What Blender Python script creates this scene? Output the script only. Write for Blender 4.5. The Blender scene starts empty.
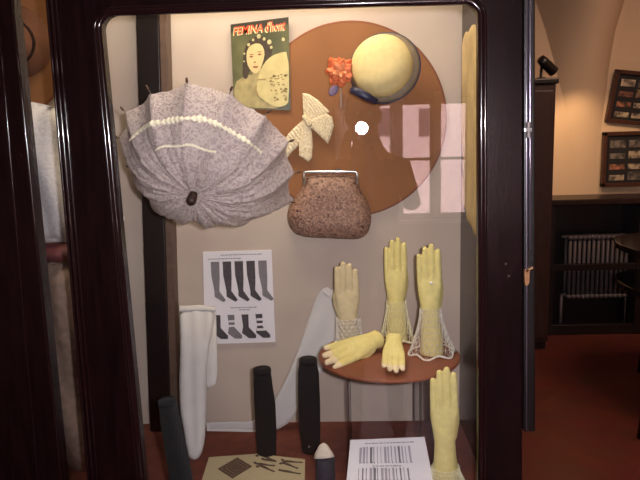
import bpy, bmesh, math, random
from mathutils import Vector, Matrix
from mathutils.geometry import delaunay_2d_cdt
random.seed(7)
V = Vector
PI = math.pi
S = bpy.context.scene
col = S.collection

# ------------------------------------------------------------------ camera
F = 620.0
CAM = V((0, 0, 1.55))
yaw, pitch, roll = math.radians(2.2), math.radians(9.4), math.radians(1.7)
fw = V((-math.sin(yaw) * math.cos(pitch), math.cos(yaw) * math.cos(pitch), -math.sin(pitch)))
R0 = fw.cross(V((0, 0, 1))).normalized()
U0 = R0.cross(fw).normalized()
RR = R0 * math.cos(roll) - U0 * math.sin(roll)
UU = U0 * math.cos(roll) + R0 * math.sin(roll)
cd = bpy.data.cameras.new('camera')
cam = bpy.data.objects.new('camera', cd)
col.objects.link(cam)
m = Matrix.Identity(4)
for i in range(3):
    m[i][0], m[i][1], m[i][2], m[i][3] = RR[i], UU[i], -fw[i], CAM[i]
cam.matrix_world = m
cd.sensor_fit = 'HORIZONTAL'
cd.sensor_width = 36
cd.lens = F / 640 * 36
cd.clip_start = 0.01
S.camera = cam


def ray(px, py):
    return fw * F + RR * (px - 320) + UU * (240 - py)


def P(px, py, Y):
    d = ray(px, py)
    return CAM + d * ((Y - CAM.y) / d.y)


def PZ(px, py, Z):
    d = ray(px, py)
    return CAM + d * ((Z - CAM.z) / d.z)


def PP(px, py, p0, n):
    d = ray(px, py)
    return CAM + d * ((V(p0) - CAM).dot(n) / d.dot(n))


GY = 1.40          # glass front of the case
BY = 1.95          # back panel of the case
ZF = P(300, 422, BY).z  # case floor

# ------------------------------------------------------------------ world, sun, exposure
W = bpy.data.worlds.new('world')
S.world = W
W.use_nodes = True
W.node_tree.nodes['Background'].inputs[0].default_value = (0.95, 0.93, 1.0, 1)
W.node_tree.nodes['Background'].inputs[1].default_value = 17.0
S.view_settings.view_transform = 'Standard'
S.view_settings.look = 'None'
S.view_settings.exposure = 0.0
S.view_settings.gamma = 1.0
S.view_settings.use_curve_mapping = False
S.cycles.use_denoising = True
S.cycles.max_bounces = 6
S.cycles.transparent_max_bounces = 16
S.cycles.sample_clamp_indirect = 4


def light(name, kind, loc, energy, color=(1, 1, 1), target=None, size=0.2, size_y=None, spot=None):
    l = bpy.data.lights.new(name, kind)
    l.energy = energy
    l.color = color
    if kind == 'AREA':
        l.size = size
        if size_y:
            l.shape = 'RECTANGLE'
            l.size_y = size_y
    elif kind in ('POINT', 'SPOT'):
        l.shadow_soft_size = size
    if spot:
        l.spot_size, l.spot_blend = spot
    o = bpy.data.objects.new(name, l)
    col.objects.link(o)
    o.location = loc
    if target is not None:
        o.rotation_euler = (V(target) - V(loc)).to_track_quat('-Z', 'Y').to_euler()
    return o


# the flash of the photographer's camera (reflected in the glass), the warm lamp in the roof of the case,
# the spotlight of the room behind, and two added fill lights, no lamps of the room
FL = P(362, 128, 2 * GY + 0.03)
FLASH = V((FL.x, -0.03, FL.z))
light('flash_light', 'AREA', (FLASH.x, FLASH.y + 0.004, FLASH.z), 23, (1, 0.96, 0.99), (FLASH.x, 2, FLASH.z - 0.2), 0.05)
bpy.data.lights['flash_light'].shape = 'DISK'
light('case_lamp', 'AREA', (-0.2, 1.66, 2.26), 12, (1, 0.85, 0.60), (-0.2, 1.85, 0), 0.75, 0.22)
sun = light('sun', 'SUN', (0, 5, 8), 8, (1, 0.93, 0.93))
sun.rotation_euler = V((0.25, -0.75, -0.62)).to_track_quat('-Z', 'Y').to_euler()
light('room_fill', 'AREA', (0.6, -1.2, 2.95), 12, (1, 0.85, 0.75), (0.6, -1.2, 0), 1.2, 1.2)  # added fill, unseen; lifts the reflected room and the veil on the glass
light('fill_light_beyond', 'AREA', (2.0, 2.9, 2.9), 34, (1, 0.64, 0.45), (2.0, 3.1, 0), 0.8, 0.8)  # added warm fill, unseen; brightens the far wall and floor

# ------------------------------------------------------------------ materials
MATS = {}


def lin(c):
    return tuple((x / 12.92 if x <= 0.04045 else ((x + 0.055) / 1.055) ** 2.4) for x in c)


def mat(name, rgb, rough=0.6, metal=0.0, spec=0.5, noise=0.0, nscale=40, bump=0.0, bscale=200, kind='noise', coat=0.0, stretch=(1, 1, 1), rgb2=None, sheen=0.0):
    """rgb in sRGB 0..255"""
    if name in MATS:
        return MATS[name]
    c = lin([x / 255 for x in rgb])
    mt = bpy.data.materials.new(name)
    mt.use_nodes = True
    nt = mt.node_tree
    b = nt.nodes['Principled BSDF']
    b.inputs['Base Color'].default_value = (*c, 1)
    b.inputs['Roughness'].default_value = rough
    b.inputs['Metallic'].default_value = metal
    b.inputs['Specular IOR Level'].default_value = spec
    b.inputs['Coat Weight'].default_value = coat
    b.inputs['Sheen Weight'].default_value = sheen
    tc = nt.nodes.new('ShaderNodeTexCoord')
    mp = nt.nodes.new('ShaderNodeMapping')
    mp.inputs['Scale'].default_value = stretch
    nt.links.new(tc.outputs['Object'], mp.inputs['Vector'])
    if noise or rgb2:
        n = nt.nodes.new('ShaderNodeTexNoise')
        n.inputs['Scale'].default_value = nscale
        n.inputs['Detail'].default_value = 4
        nt.links.new(mp.outputs[0], n.inputs['Vector'])
        r = nt.nodes.new('ShaderNodeValToRGB')
        r.color_ramp.elements[0].position = 0.35
        r.color_ramp.elements[1].position = 0.65
        c2 = lin([x / 255 for x in rgb2]) if rgb2 else tuple(x * (1 - noise) for x in c)
        r.color_ramp.elements[0].color = (*c2, 1)
        r.color_ramp.elements[1].color = (*c, 1)
        nt.links.new(n.outputs[0], r.inputs[0])
        nt.links.new(r.outputs[0], b.inputs['Base Color'])
    if bump:
        if kind == 'noise':
            t = nt.nodes.new('ShaderNodeTexNoise')
            t.inputs['Scale'].default_value = bscale
            out = t.outputs[0]
        elif kind == 'voronoi':
            t = nt.nodes.new('ShaderNodeTexVoronoi')
            t.inputs['Scale'].default_value = bscale
            out = t.outputs['Distance']
        else:
            t = nt.nodes.new('ShaderNodeTexWave')
            t.inputs['Scale'].default_value = bscale
            t.inputs['Distortion'].default_value = 1.0
            if kind == 'wavex':
                t.bands_direction = 'X'
            elif kind == 'wavez':
                t.bands_direction = 'Z'
            out = t.outputs['Fac']
        nt.links.new(mp.outputs[0], t.inputs['Vector'])
        bp = nt.nodes.new('ShaderNodeBump')
        bp.inputs['Strength'].default_value = bump
        bp.inputs['Distance'].default_value = 0.002
        nt.links.new(out, bp.inputs['Height'])
        nt.links.new(bp.outputs[0], b.inputs['Normal'])
    MATS[name] = mt
    return mt


def sheer(name, rgb, alpha, rough=0.8, holes=None):
    """woven or lace cloth that lets some of the light through; holes = voronoi scale"""
    if name in MATS:
        return MATS[name]
    mt = mat(name, rgb, rough)
    nt = mt.node_tree
    b = nt.nodes['Principled BSDF']
    out = [n for n in nt.nodes if n.type == 'OUTPUT_MATERIAL'][0]
    tr = nt.nodes.new('ShaderNodeBsdfTransparent')
    mx = nt.nodes.new('ShaderNodeMixShader')
    nt.links.new(tr.outputs[0], mx.inputs[1])
    nt.links.new(b.outputs[0], mx.inputs[2])
    mx.inputs[0].default_value = alpha
    if holes:
        tc = nt.nodes.new('ShaderNodeTexCoord')
        v = nt.nodes.new('ShaderNodeTexVoronoi')
        v.feature = 'DISTANCE_TO_EDGE'
        v.inputs['Scale'].default_value = holes
        nt.links.new(tc.outputs['Object'], v.inputs['Vector'])
        r = nt.nodes.new('ShaderNodeMapRange')
        r.inputs['From Min'].default_value = 0.06
        r.inputs['From Max'].default_value = 0.22
        r.inputs['To Min'].default_value = 1.0
        r.inputs['To Max'].default_value = alpha
        nt.links.new(v.outputs['Distance'], r.inputs['Value'])
        nt.links.new(r.outputs[0], mx.inputs[0])
    nt.links.new(mx.outputs[0], out.inputs[0])
    return mt


def glass_mat(name, tint=(1, 1, 1), ior=1.5, boost=1.0):
    mt = bpy.data.materials.new(name)
    mt.use_nodes = True
    nt = mt.node_tree
    nt.nodes.clear()
    o = nt.nodes.new('ShaderNodeOutputMaterial')
    tr = nt.nodes.new('ShaderNodeBsdfTransparent')
    tr.inputs[0].default_value = (*tint, 1)
    gl = nt.nodes.new('ShaderNodeBsdfGlossy')
    gl.inputs['Roughness'].default_value = 0.0
    fr = nt.nodes.new('ShaderNodeFresnel')
    fr.inputs['IOR'].default_value = ior
    mx = nt.nodes.new('ShaderNodeMixShader')
    nt.links.new(fr.outputs[0], mx.inputs[0])
    nt.links.new(tr.outputs[0], mx.inputs[1])
    nt.links.new(gl.outputs[0], mx.inputs[2])
    nt.links.new(mx.outputs[0], o.inputs[0])
    return mt


def emit(name, rgb, k):
    mt = bpy.data.materials.new(name)
    mt.use_nodes = True
    nt = mt.node_tree
    nt.nodes.clear()
    o = nt.nodes.new('ShaderNodeOutputMaterial')
    e = nt.nodes.new('ShaderNodeEmission')
    e.inputs[0].default_value = (*lin([x / 255 for x in rgb]), 1)
    e.inputs[1].default_value = k
    nt.links.new(e.outputs[0], o.inputs[0])
    return mt


WOOD = mat('dark_mahogany', (26, 10, 12), 0.24, noise=0.45, nscale=14, bump=0.12, bscale=60, stretch=(6, 6, 0.6), spec=0.3)
WOOD2 = mat('near_black_wood', (22, 13, 14), 0.38, noise=0.4, nscale=20, bump=0.1, bscale=80)
FABRIC = mat('beige_backing_cloth', (188, 172, 160), 0.9, noise=0.10, nscale=5, bump=0.3, bscale=12, rgb2=(180, 162, 152))
REDCLOTH = mat('red_brown_cloth', (112, 56, 42), 0.9, noise=0.25, nscale=30, bump=0.3, bscale=300)
BROWNBOARD = mat('brown_board', (140, 90, 50), 0.75, noise=0.15, nscale=6, bump=0.1, bscale=200)
GLASS = glass_mat('clear_glass', (0.99, 0.99, 0.99), 1.62)
ACRYL = glass_mat('clear_acrylic', (0.82, 0.82, 0.86), 1.49)
PAPER = mat('white_paper', (222, 216, 222), 0.7)
INK = mat('dark_print', (78, 72, 78), 0.7, noise=0.5, nscale=260)
INK2 = mat('grey_print', (132, 126, 132), 0.7, noise=0.4, nscale=300)
CREAM = mat('cream_glove_cloth', (226, 210, 138), 0.75, noise=0.12, nscale=60, bump=0.35, bscale=420, kind='voronoi')
CREAMP = mat('pale_glove_cloth', (208, 190, 152), 0.8, noise=0.12, nscale=60, bump=0.35, bscale=420, kind='voronoi')
LACE = mat('ivory_lace', (232, 224, 190), 0.8, noise=0.2, nscale=160, bump=0.5, bscale=300)
LACEW = mat('white_lace', (222, 214, 205), 0.8, noise=0.2, nscale=160, bump=0.5, bscale=300)
SKINTIP = mat('pale_finger', (226, 206, 170), 0.5)
BLACKKNIT = mat('black_knit', (17, 13, 16), 0.8, noise=0.4, nscale=120, bump=0.8, bscale=120, kind='wavex')
SILVER = mat('silver_metal', (225, 225, 230), 0.25, metal=0.9, noise=0.05)
BRASS = mat('brass', (200, 150, 110), 0.35, metal=0.8)

# ------------------------------------------------------------------ object helpers


def link(name, me, mats, parent=None):
    o = bpy.data.objects.new(name, me)
    if not isinstance(mats, (list, tuple)):
        mats = [mats]
    for x in mats:
        me.materials.append(x)
    col.objects.link(o)
    if parent is not None:
        o.parent = parent
        o.matrix_parent_inverse = Matrix.Translation(-parent.location) if parent.type == 'EMPTY' else Matrix.Identity(4)
    return o


def from_bm(name, bm, mats, parent=None, smooth=False, bevel=0.0):
    bmesh.ops.recalc_face_normals(bm, faces=bm.faces)
    me = bpy.data.meshes.new(name)
    bm.to_mesh(me)
    bm.free()
    if smooth:
        for p in me.polygons:
            p.use_smooth = True
    o = link(name, me, mats, parent)
    if bevel:
        b = o.modifiers.new('bevel', 'BEVEL')
        b.width = bevel
        b.segments = 3
        b.limit_method = 'ANGLE'
        b.angle_limit = math.radians(40)
    return o


def thing(name, label, cat, loc, group=None):
    o = bpy.data.objects.new(name, None)
    o.empty_display_size = 0.05
    o.location = loc
    col.objects.link(o)
    o['label'] = label
    o['category'] = cat
    if group:
        o['group'] = group
    return o


def tag(o, label, cat, group=None):
    o['label'] = label
    o['category'] = cat
    if group:
        o['group'] = group
    return o


def struct(o):
    o['kind'] = 'structure'
    return o


def box(bm, lo, hi, mi=0):
    lo, hi = V(lo), V(hi)
    vs = [bm.verts.new((x, y, z)) for x in (lo.x, hi.x) for y in (lo.y, hi.y) for z in (lo.z, hi.z)]
    for f in ((0, 1, 3, 2), (4, 6, 7, 5), (0, 4, 5, 1), (2, 3, 7, 6), (0, 2, 6, 4), (1, 5, 7, 3)):
        fc = bm.faces.new([vs[i] for i in f])
        fc.material_index = mi


def hexa(bm, front, back, mi=0):
    """prism between two equal loops of points"""
    a = [bm.verts.new(p) for p in front]
    b = [bm.verts.new(p) for p in back]
    n = len(a)
    fs = [bm.faces.new(a), bm.faces.new(b[::-1])]
    for i in range(n):
        fs.append(bm.faces.new((a[i], a[(i + 1) % n], b[(i + 1) % n], b[i])))
    for f in fs:
        f.material_index = mi


def prism_px(bm, pts, Y0, Y1, mi=0):
    f = [P(x, y, Y0) for x, y in pts]
    b = [V((p.x, Y1, p.z)) for p in f]
    hexa(bm, f, b, mi)


def tube(bm, pts, r, n=10, closed=False, caps=True, flat=None, mi=0):
    """sweep; r float or list; flat=(sx) squashes the section"""
    pts = [V(p) for p in pts]
    rs = r if isinstance(r, (list, tuple)) else [r] * len(pts)
    rings = []
    prev = None
    N = len(pts)
    for i, p in enumerate(pts):
        if closed:
            t = (pts[(i + 1) % N] - pts[i - 1]).normalized()
        else:
            t = (pts[min(i + 1, N - 1)] - pts[max(i - 1, 0)]).normalized()
        if prev is None:
            a = t.cross(V((0, 1, 0.01)))
            if a.length < 0.1:
                a = t.cross(V((1, 0, 0)))
            a.normalize()
        else:
            a = (prev - t * prev.dot(t)).normalized()
        prev = a
        b = t.cross(a)
        ring = []
        for k in range(n):
            w = 2 * PI * k / n
            rr = rs[i]
            ring.append(bm.verts.new(p + a * math.cos(w) * rr + b * math.sin(w) * rr * (flat or 1)))
        rings.append(ring)
    M = N if closed else N - 1
    for i in range(M):
        for k in range(n):
            f = bm.faces.new((rings[i][k], rings[i][(k + 1) % n], rings[(i + 1) % N][(k + 1) % n], rings[(i + 1) % N][k]))
            f.material_index = mi
    if caps and not closed:
        bm.faces.new(rings[0][::-1]).material_index = mi
        bm.faces.new(rings[-1]).material_index = mi


def revolve(bm, prof, origin, axis, n=32, mi=0, squash=1.0):
    """prof = list of (radius, height along axis)"""
    axis = V(axis).normalized()
    a = axis.cross(V((0, 0, 1)))
    if a.length < 0.1:
        a = axis.cross(V((0, 1, 0)))
    a.normalize()
    b = axis.cross(a).normalized()
    rings = []
    for r, h in prof:
        if r < 1e-6:
            rings.append([bm.verts.new(V(origin) + axis * h)])
        else:
            rings.append([bm.verts.new(V(origin) + axis * h + a * math.cos(2 * PI * k / n) * r + b * math.sin(2 * PI * k / n) * r * squash) for k in range(n)])
    for i in range(len(rings) - 1):
        A, B = rings[i], rings[i + 1]
        for k in range(n):
            k2 = (k + 1) % n
            if len(A) == 1 and len(B) == 1:
                continue
            if len(A) == 1:
                f = bm.faces.new((A[0], B[k2], B[k]))
            elif len(B) == 1:
                f = bm.faces.new((A[k], A[k2], B[0]))
            else:
                f = bm.faces.new((A[k], A[k2], B[k2], B[k]))
            f.material_index = mi


def smooth_poly(pts, it=2):
    for _ in range(it):
        q = []
        n = len(pts)
        for i in range(n):
            a, b = V(pts[i]), V(pts[(i + 1) % n])
            q.append(a * 0.75 + b * 0.25)
            q.append(a * 0.25 + b * 0.75)
        pts = q
    return pts


def seg_dist(p, a, b):
    ab = b - a
    t = max(0, min(1, (p - a).dot(ab) / max(ab.length_squared, 1e-12)))
    return (p - a - ab * t).length


def sheet(bm, pts3, thick=0.002, disp=None, inflate=0.0, inr=0.03, step=0.01, mi=0, sm=0):
    """closed outline (3D points on one plane) -> a filled slab with inner vertices.
    disp(u, v) pushes the front along the normal (towards the viewer); inflate pillows it."""
    pts3 = [V(p) for p in pts3]
    if sm:
        pts3 = smooth_poly(pts3, sm)
    c = sum(pts3, V()) / len(pts3)
    nrm = V()
    for i in range(len(pts3)):
        nrm += (pts3[i] - c).cross(pts3[(i + 1) % len(pts3)] - c)
    nrm.normalize()
    if nrm.dot(CAM - c) < 0:
        nrm = -nrm
    U = V((0, 0, 1)) - nrm * nrm.z
    if U.length < 0.2:
        U = V((0, 1, 0)) - nrm * nrm.y
    U.normalize()
    Rt = U.cross(nrm)
    p2 = [V(((p - c).dot(Rt), (p - c).dot(U))) for p in pts3]
    # resample boundary
    bd = []
    for i in range(len(p2)):
        a, b = p2[i], p2[(i + 1) % len(p2)]
        k = max(1, int((b - a).length / step))
        for j in range(k):
            bd.append(a.lerp(b, j / k))
    xs = [p.x for p in bd]
    ys = [p.y for p in bd]
    pts = list(bd)
    nb = len(bd)

    def inside(p):
        r = False
        j = nb - 1
        for i in range(nb):
            if (bd[i].y > p.y) != (bd[j].y > p.y) and p.x < (bd[j].x - bd[i].x) * (p.y - bd[i].y) / (bd[j].y - bd[i].y) + bd[i].x:
                r = not r
            j = i
        return r

    if disp or inflate:
        y = min(ys) + step / 2
        row = 0
        while y < max(ys):
            x = min(xs) + (step / 2 if row % 2 else 0)
            while x < max(xs):
                p = V((x, y))
                if inside(p) and min((p - q).length for q in bd) > step * 0.5:
                    pts.append(p)
                x += step
            y += step * 0.87
            row += 1
    vs, es, fs, *_ = delaunay_2d_cdt(pts, [(i, (i + 1) % nb) for i in range(nb)], [list(range(nb))], 1, 1e-6)

    def h(p):
        d = 0
        e = 1
        if inflate or disp:
            dist = min(seg_dist(p, bd[i], bd[(i + 1) % nb]) for i in range(nb))
            e = min(1, dist / inr)
            e = math.sqrt(max(0, 1 - (1 - e) ** 2))
            d += inflate * e
        if disp:
            d += disp(p.x, p.y)
        return d
    hs = [h(p) for p in vs]
    fr = [bm.verts.new(c + Rt * p.x + U * p.y + nrm * (hh + thick)) for p, hh in zip(vs, hs)]
    bk = [bm.verts.new(c + Rt * p.x + U * p.y + nrm * (hh * (0.0 if inflate else 1.0))) for p, hh in zip(vs, hs)]
    cnt = {}
    for f in fs:
        bm.faces.new([fr[i] for i in f]).material_index = mi
        bm.faces.new([bk[i] for i in f][::-1]).material_index = mi
        for i in range(len(f)):
            e = (f[i], f[(i + 1) % len(f)])
            cnt[e] = 1
    for (a, b) in list(cnt):
        if (b, a) not in cnt:
            bm.faces.new((fr[b], fr[a], bk[a], bk[b])).material_index = mi


def evaluated(me_obj):
    dg = bpy.context.evaluated_depsgraph_get()
    me = bpy.data.meshes.new_from_object(me_obj.evaluated_get(dg))
    return me


def capsule(bm, a, b, ra, rb, n=14):
    a, b = V(a), V(b)
    ax = (b - a).normalized()
    L = (b - a).length
    prof = []
    for k in range(5):
        w = PI / 2 * k / 4
        prof.append((ra * math.sin(w), -ra * math.cos(w)))
    for k in range(5):
        w = PI / 2 * k / 4
        prof.append((rb * math.cos(w), L + rb * math.sin(w)))
    prof[0] = (0, prof[0][1])
    prof[-1] = (0, prof[-1][1])
    revolve(bm, prof, a, ax, n)


# ------------------------------------------------------------------ room (setting)
XL, XR, YB, YF, ZC = -2.3, 3.6, -3.0, 4.95, 3.05
WALL = mat('cream_plaster', (206, 178, 146), 0.85, noise=0.06, nscale=2, bump=0.1, bscale=30)
CEIL = mat('ceiling_plaster', (176, 152, 128), 0.9, noise=0.05, nscale=2)


def tile_mat():
    mt = mat('terracotta_tiles', (108, 46, 34), 0.32, spec=0.4)
    nt = mt.node_tree
    b = nt.nodes['Principled BSDF']
    tc = [n for n in nt.nodes if n.type == 'TEX_COORD'][0]
    mp = [n for n in nt.nodes if n.type == 'MAPPING'][0]
    mp.inputs['Rotation'].default_value = (0, 0, math.radians(38))
    br = nt.nodes.new('ShaderNodeTexBrick')
    br.offset = 0
    br.inputs['Scale'].default_value = 1.0
    br.inputs['Brick Width'].default_value = 0.6
    br.inputs['Row Height'].default_value = 0.6
    br.inputs['Mortar Size'].default_value = 0.006
    br.inputs['Color1'].default_value = (*lin((122 / 255, 62 / 255, 48 / 255)), 1)
    br.inputs['Color2'].default_value = (*lin((106 / 255, 52 / 255, 42 / 255)), 1)
    br.inputs['Mortar'].default_value = (*lin((122 / 255, 64 / 255, 48 / 255)), 1)
    nz = nt.nodes.new('ShaderNodeTexNoise')
    nz.inputs['Scale'].default_value = 5
    nz.inputs['Detail'].default_value = 6
    mx = nt.nodes.new('ShaderNodeMix')
    mx.data_type = 'RGBA'
    mx.blend_type = 'MULTIPLY'
    mx.inputs['Factor'].default_value = 0.6
    nt.links.new(mp.outputs[0], br.inputs['Vector'])
    nt.links.new(tc.outputs['Object'], nz.inputs['Vector'])
    nt.links.new(br.outputs['Color'], mx.inputs['A'])
    nt.links.new(nz.outputs['Color'], mx.inputs['B'])
    nt.links.new(mx.outputs['Result'], b.inputs['Base Color'])
    return mt


def simple_box(name, lo, hi, m_, parent=None, bevel=0.0):
    bm = bmesh.new()
    box(bm, lo, hi)
    return from_bm(name, bm, m_, parent, bevel=bevel)


struct(simple_box('floor', (XL, YB, -0.1), (XR, YF, 0), tile_mat()))
struct(simple_box('ceiling', (XL, YB, ZC), (XR, YF, ZC + 0.1), CEIL))
struct(simple_box('wall_left', (XL - 0.1, YB - 0.1, -0.1), (XL, YF + 0.1, ZC + 0.1), WALL))
struct(simple_box('wall_right', (XR, YB - 0.1, -0.1), (XR + 0.1, YF + 0.1, ZC + 0.1), WALL))
struct(simple_box('wall_far', (XL, YF, -0.1), (XR, YF + 0.1, ZC + 0.1), WALL))

# the wall behind the photographer with its window (seen only as a reflection in the glass)


def mirror(px, py, y):
    """where a thing at depth y in front of the glass stands when its reflection shows at px,py"""
    q = P(px, py, 2 * GY - y)
    return V((q.x, y, q.z))


w0 = mirror(337, 222, YB)
w1 = mirror(474, 97, YB)
wx0, wx1, wz0, wz1 = w0.x, w1.x, w0.z, w1.z
bm = bmesh.new()
box(bm, (XL, YB - 0.25, 0), (wx0, YB, ZC))
box(bm, (wx1, YB - 0.25, 0), (XR, YB, ZC))
box(bm, (wx0, YB - 0.25, 0), (wx1, YB, wz0))
box(bm, (wx0, YB - 0.25, wz1), (wx1, YB, ZC))
struct(from_bm('wall_back', bm, mat('back_wall_plaster', (168, 148, 132), 0.9)))
WHITE = mat('white_paint', (232, 226, 222), 0.5)
bm = bmesh.new()
cx = mirror(397, 150, YB).x
cx2 = mirror(437, 150, YB).x
t = 0.045
for a, b in (((cx2 - t, wz0), (cx2 + t, wz1)), ((wx0, wz0), (wx0 + t, wz1)), ((wx1 - t, wz0), (wx1, wz1)), ((cx - t, wz0), (cx + t, wz1)), ((wx0, wz0), (wx1, wz0 + t)), ((wx0, wz1 - t), (wx1, wz1)), ((wx0, wz0 + 0.55), (wx1, wz0 + 0.575))):
    box(bm, (a[0], YB - 0.14, a[1]), (b[0], YB - 0.09, b[1]))
box(bm, (wx0 - 0.05, YB - 0.1, wz0 - 0.03), (wx1 + 0.05, YB + 0.08, wz0))
win = struct(from_bm('window_1', bm, WHITE, bevel=0.004))
bm = bmesh.new()
box(bm, (wx0 + t, YB - 0.12, wz0 + t), (wx1 - t, YB - 0.115, wz1 - t))
from_bm('glass_pane', bm, GLASS, win)
TRL = bpy.data.materials.new('translucent_curtain')
TRL.use_nodes = True
_nt = TRL.node_tree
_b = _nt.nodes['Principled BSDF']
_b.inputs['Base Color'].default_value = (0.85, 0.80, 0.80, 1)
_b.inputs['Roughness'].default_value = 0.9
_tl = _nt.nodes.new('ShaderNodeBsdfTranslucent')
_tl.inputs[0].default_value = (0.9, 0.86, 0.86, 1)
_mx = _nt.nodes.new('ShaderNodeMixShader')
_mx.inputs[0].default_value = 0.65
_nt.links.new(_b.outputs[0], _mx.inputs[1])
_nt.links.new(_tl.outputs[0], _mx.inputs[2])
_nt.links.new(_mx.outputs[0], [n for n in _nt.nodes if n.type == 'OUTPUT_MATERIAL'][0].inputs[0])
for (pa_, pb_, lab) in ((337, 350, 'narrow white curtain at the left of the reflected window'), (390, 403, 'white curtain hanging before the middle of the reflected window'), (434, 441, 'narrow white curtain right of the middle of the reflected window'), (470, 478, 'white curtain at the right end of the reflected window')):
    qa, qb = mirror(pa_, 150, YB).x, mirror(pb_, 150, YB).x
    bm = bmesh.new()
    rows = []
    for z in (wz0 + 0.02, wz1 + 0.06):
        rows.append([bm.verts.new((qa + (qb - qa) * k / 40, YB + 0.04 + 0.015 * math.sin(k * 1.1), z)) for k in range(41)])
    for k in range(40):
        bm.faces.new((rows[0][k], rows[0][k + 1], rows[1][k + 1], rows[1][k]))
    tag(from_bm('curtain', bm, TRL, None, smooth=True), lab, 'curtain', 'curtains of the reflected window')
# pink house across the street
fac = thing('house_front', 'pink plastered house front across the street, reflected in the display glass', 'building', (1.0, -9, 0))
bm = bmesh.new()
box(bm, (-6, -9.5, -0.5), (7, -9, 4.4))
from_bm('wall', bm, mat('pink_render', (230, 198, 196), 0.9), fac)
for px in (428, 385, 350):
    q = mirror(px, 122, -8.99)
    bm = bmesh.new()
    box(bm, (q.x - 0.16, -9.02, q.z - 0.25), (q.x + 0.16, -8.97, q.z + 0.25))
    from_bm('window', bm, mat('dark_window', (70, 50, 60), 0.3), fac)
bm = bmesh.new()
box(bm, (-6.1, -9.55, 4.4), (7.1, -8.7, 4.55))
from_bm('roof_edge', bm, WHITE, fac)
struct(simple_box('floor_outside', (-8, -12, -0.7), (10, YB - 0.26, -0.5), mat('paving', (150, 140, 135), 0.9)))

# ------------------------------------------------------------------ vaulted wall beyond
YW = YF
bm = bmesh.new()
# springer: a pier that flares upwards into the vault
rows = [(200, 566, 606, 0.012), (150, 567, 605, 0.015), (118, 566, 606, 0.03), (90, 560, 608, 0.08), (60, 553, 611, 0.17), (30, 545, 616, 0.32), (0, 535, 624, 0.5), (-30, 520, 636, 0.75), (-52, 505, 652, 1.0)]
grid = []
for (py, x0, x1, d) in rows:
    a = P(x0, py, YW)
    b = P(x1, py, YW)
    ring = []
    for k in range(13):
        u = k / 12
        s = math.sin(PI * u) ** 0.8
        ring.append(bm.verts.new((a.x + (b.x - a.x) * u, YW + 0.01 - d * s, a.z + (b.z - a.z) * u)))
    grid.append(ring)
for i in range(len(grid) - 1):
    for k in range(12):
        bm.faces.new((grid[i][k], grid[i][k + 1], grid[i + 1][k + 1], grid[i + 1][k]))
struct(from_bm('trim_1', bm, WALL, smooth=True))

# dark wainscot niche with the radiator
niche = thing('wall_bench', 'dark wood bench casing with a narrow ledge along the far wall around a radiator', 'bench', (1.9, YW - 0.3, 0))
zt = P(600, 198, YW - 0.3).z
zb = 0.0
nx0 = P(545, 250, YW - 0.3).x
nx1 = 3.4
bm = bmesh.new()
box(bm, (nx0, YW - 0.36, zt - 0.045), (nx1, YW - 0.01, zt))
from_bm('top_board', bm, mat('dark_bench_wood', (40, 22, 18), 0.35, noise=0.4, nscale=12), niche, bevel=0.008)
bm = bmesh.new()
box(bm, (nx0, YW - 0.05, 0.001), (nx1, YW - 0.01, zt - 0.045))
from_bm('back_board', bm, WOOD2, niche)
for zz, hh in ((P(600, 266, YW - 0.28).z, 0.05), (0.04, 0.08)):
    bm = bmesh.new()
    box(bm, (nx0 + 0.06, YW - 0.32, zz - hh / 2), (nx1, YW - 0.28, zz + hh / 2))
    from_bm('rail', bm, WOOD2, niche, bevel=0.004)
for xx in (nx0, P(636, 250, YW - 0.3).x):
    bm = bmesh.new()
    box(bm, (xx, YW - 0.33, 0.001), (xx + 0.06, YW - 0.05, zt - 0.045))
    from_bm('post', bm, WOOD2, niche, bevel=0.004)
RADM = mat('grey_radiator_enamel', (84, 76, 78), 0.5)
rx0 = P(567, 250, YW - 0.2).x
rx1 = P(628, 250, YW - 0.2).x
rz1 = P(600, 233, YW - 0.2).z
rz0 = P(600, 299, YW - 0.2).z
rad = thing('radiator', 'grey cast iron column radiator behind the dark bench casing', 'radiator', ((rx0 + rx1) / 2, YW - 0.2, 0))
NR = 13
for k in range(NR):
    x = rx0 + (rx1 - rx0) * (k + 0.5) / NR
    bm = bmesh.new()
    for dy in (-0.045, 0.045):
        tube(bm, [(x, YW - 0.17 + dy, rz0 + 0.02), (x, YW - 0.17 + dy, (rz0 + rz1) / 2), (x, YW - 0.17 + dy, rz1 - 0.02)], 0.013, 8)
    for z in (rz0 + 0.03, rz1 - 0.03):
        tube(bm, [(x, YW - 0.235, z), (x, YW - 0.17, z), (x, YW - 0.105, z)], 0.017, 8)
    from_bm('radiator_column', bm, RADM, rad, smooth=True)
for pp in ([(rx0 - 0.03, YW - 0.17, rz0 + 0.03), (rx1 + 0.03, YW - 0.17, rz0 + 0.03)], [(rx0 - 0.03, YW - 0.17, rz1 - 0.03), (rx1 + 0.03, YW - 0.17, rz1 - 0.03)],
           [(rx0 - 0.02, YW - 0.17, rz0 + 0.03), (rx0 - 0.02, YW - 0.17, 0.001)], [(rx1 + 0.02, YW - 0.17, rz0 + 0.03), (rx1 + 0.02, YW - 0.17, 0.001)]):
    bm = bmesh.new()
    tube(bm, pp, 0.0115, 8)
    from_bm('pipe', bm, RADM, rad, smooth=True)

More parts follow.
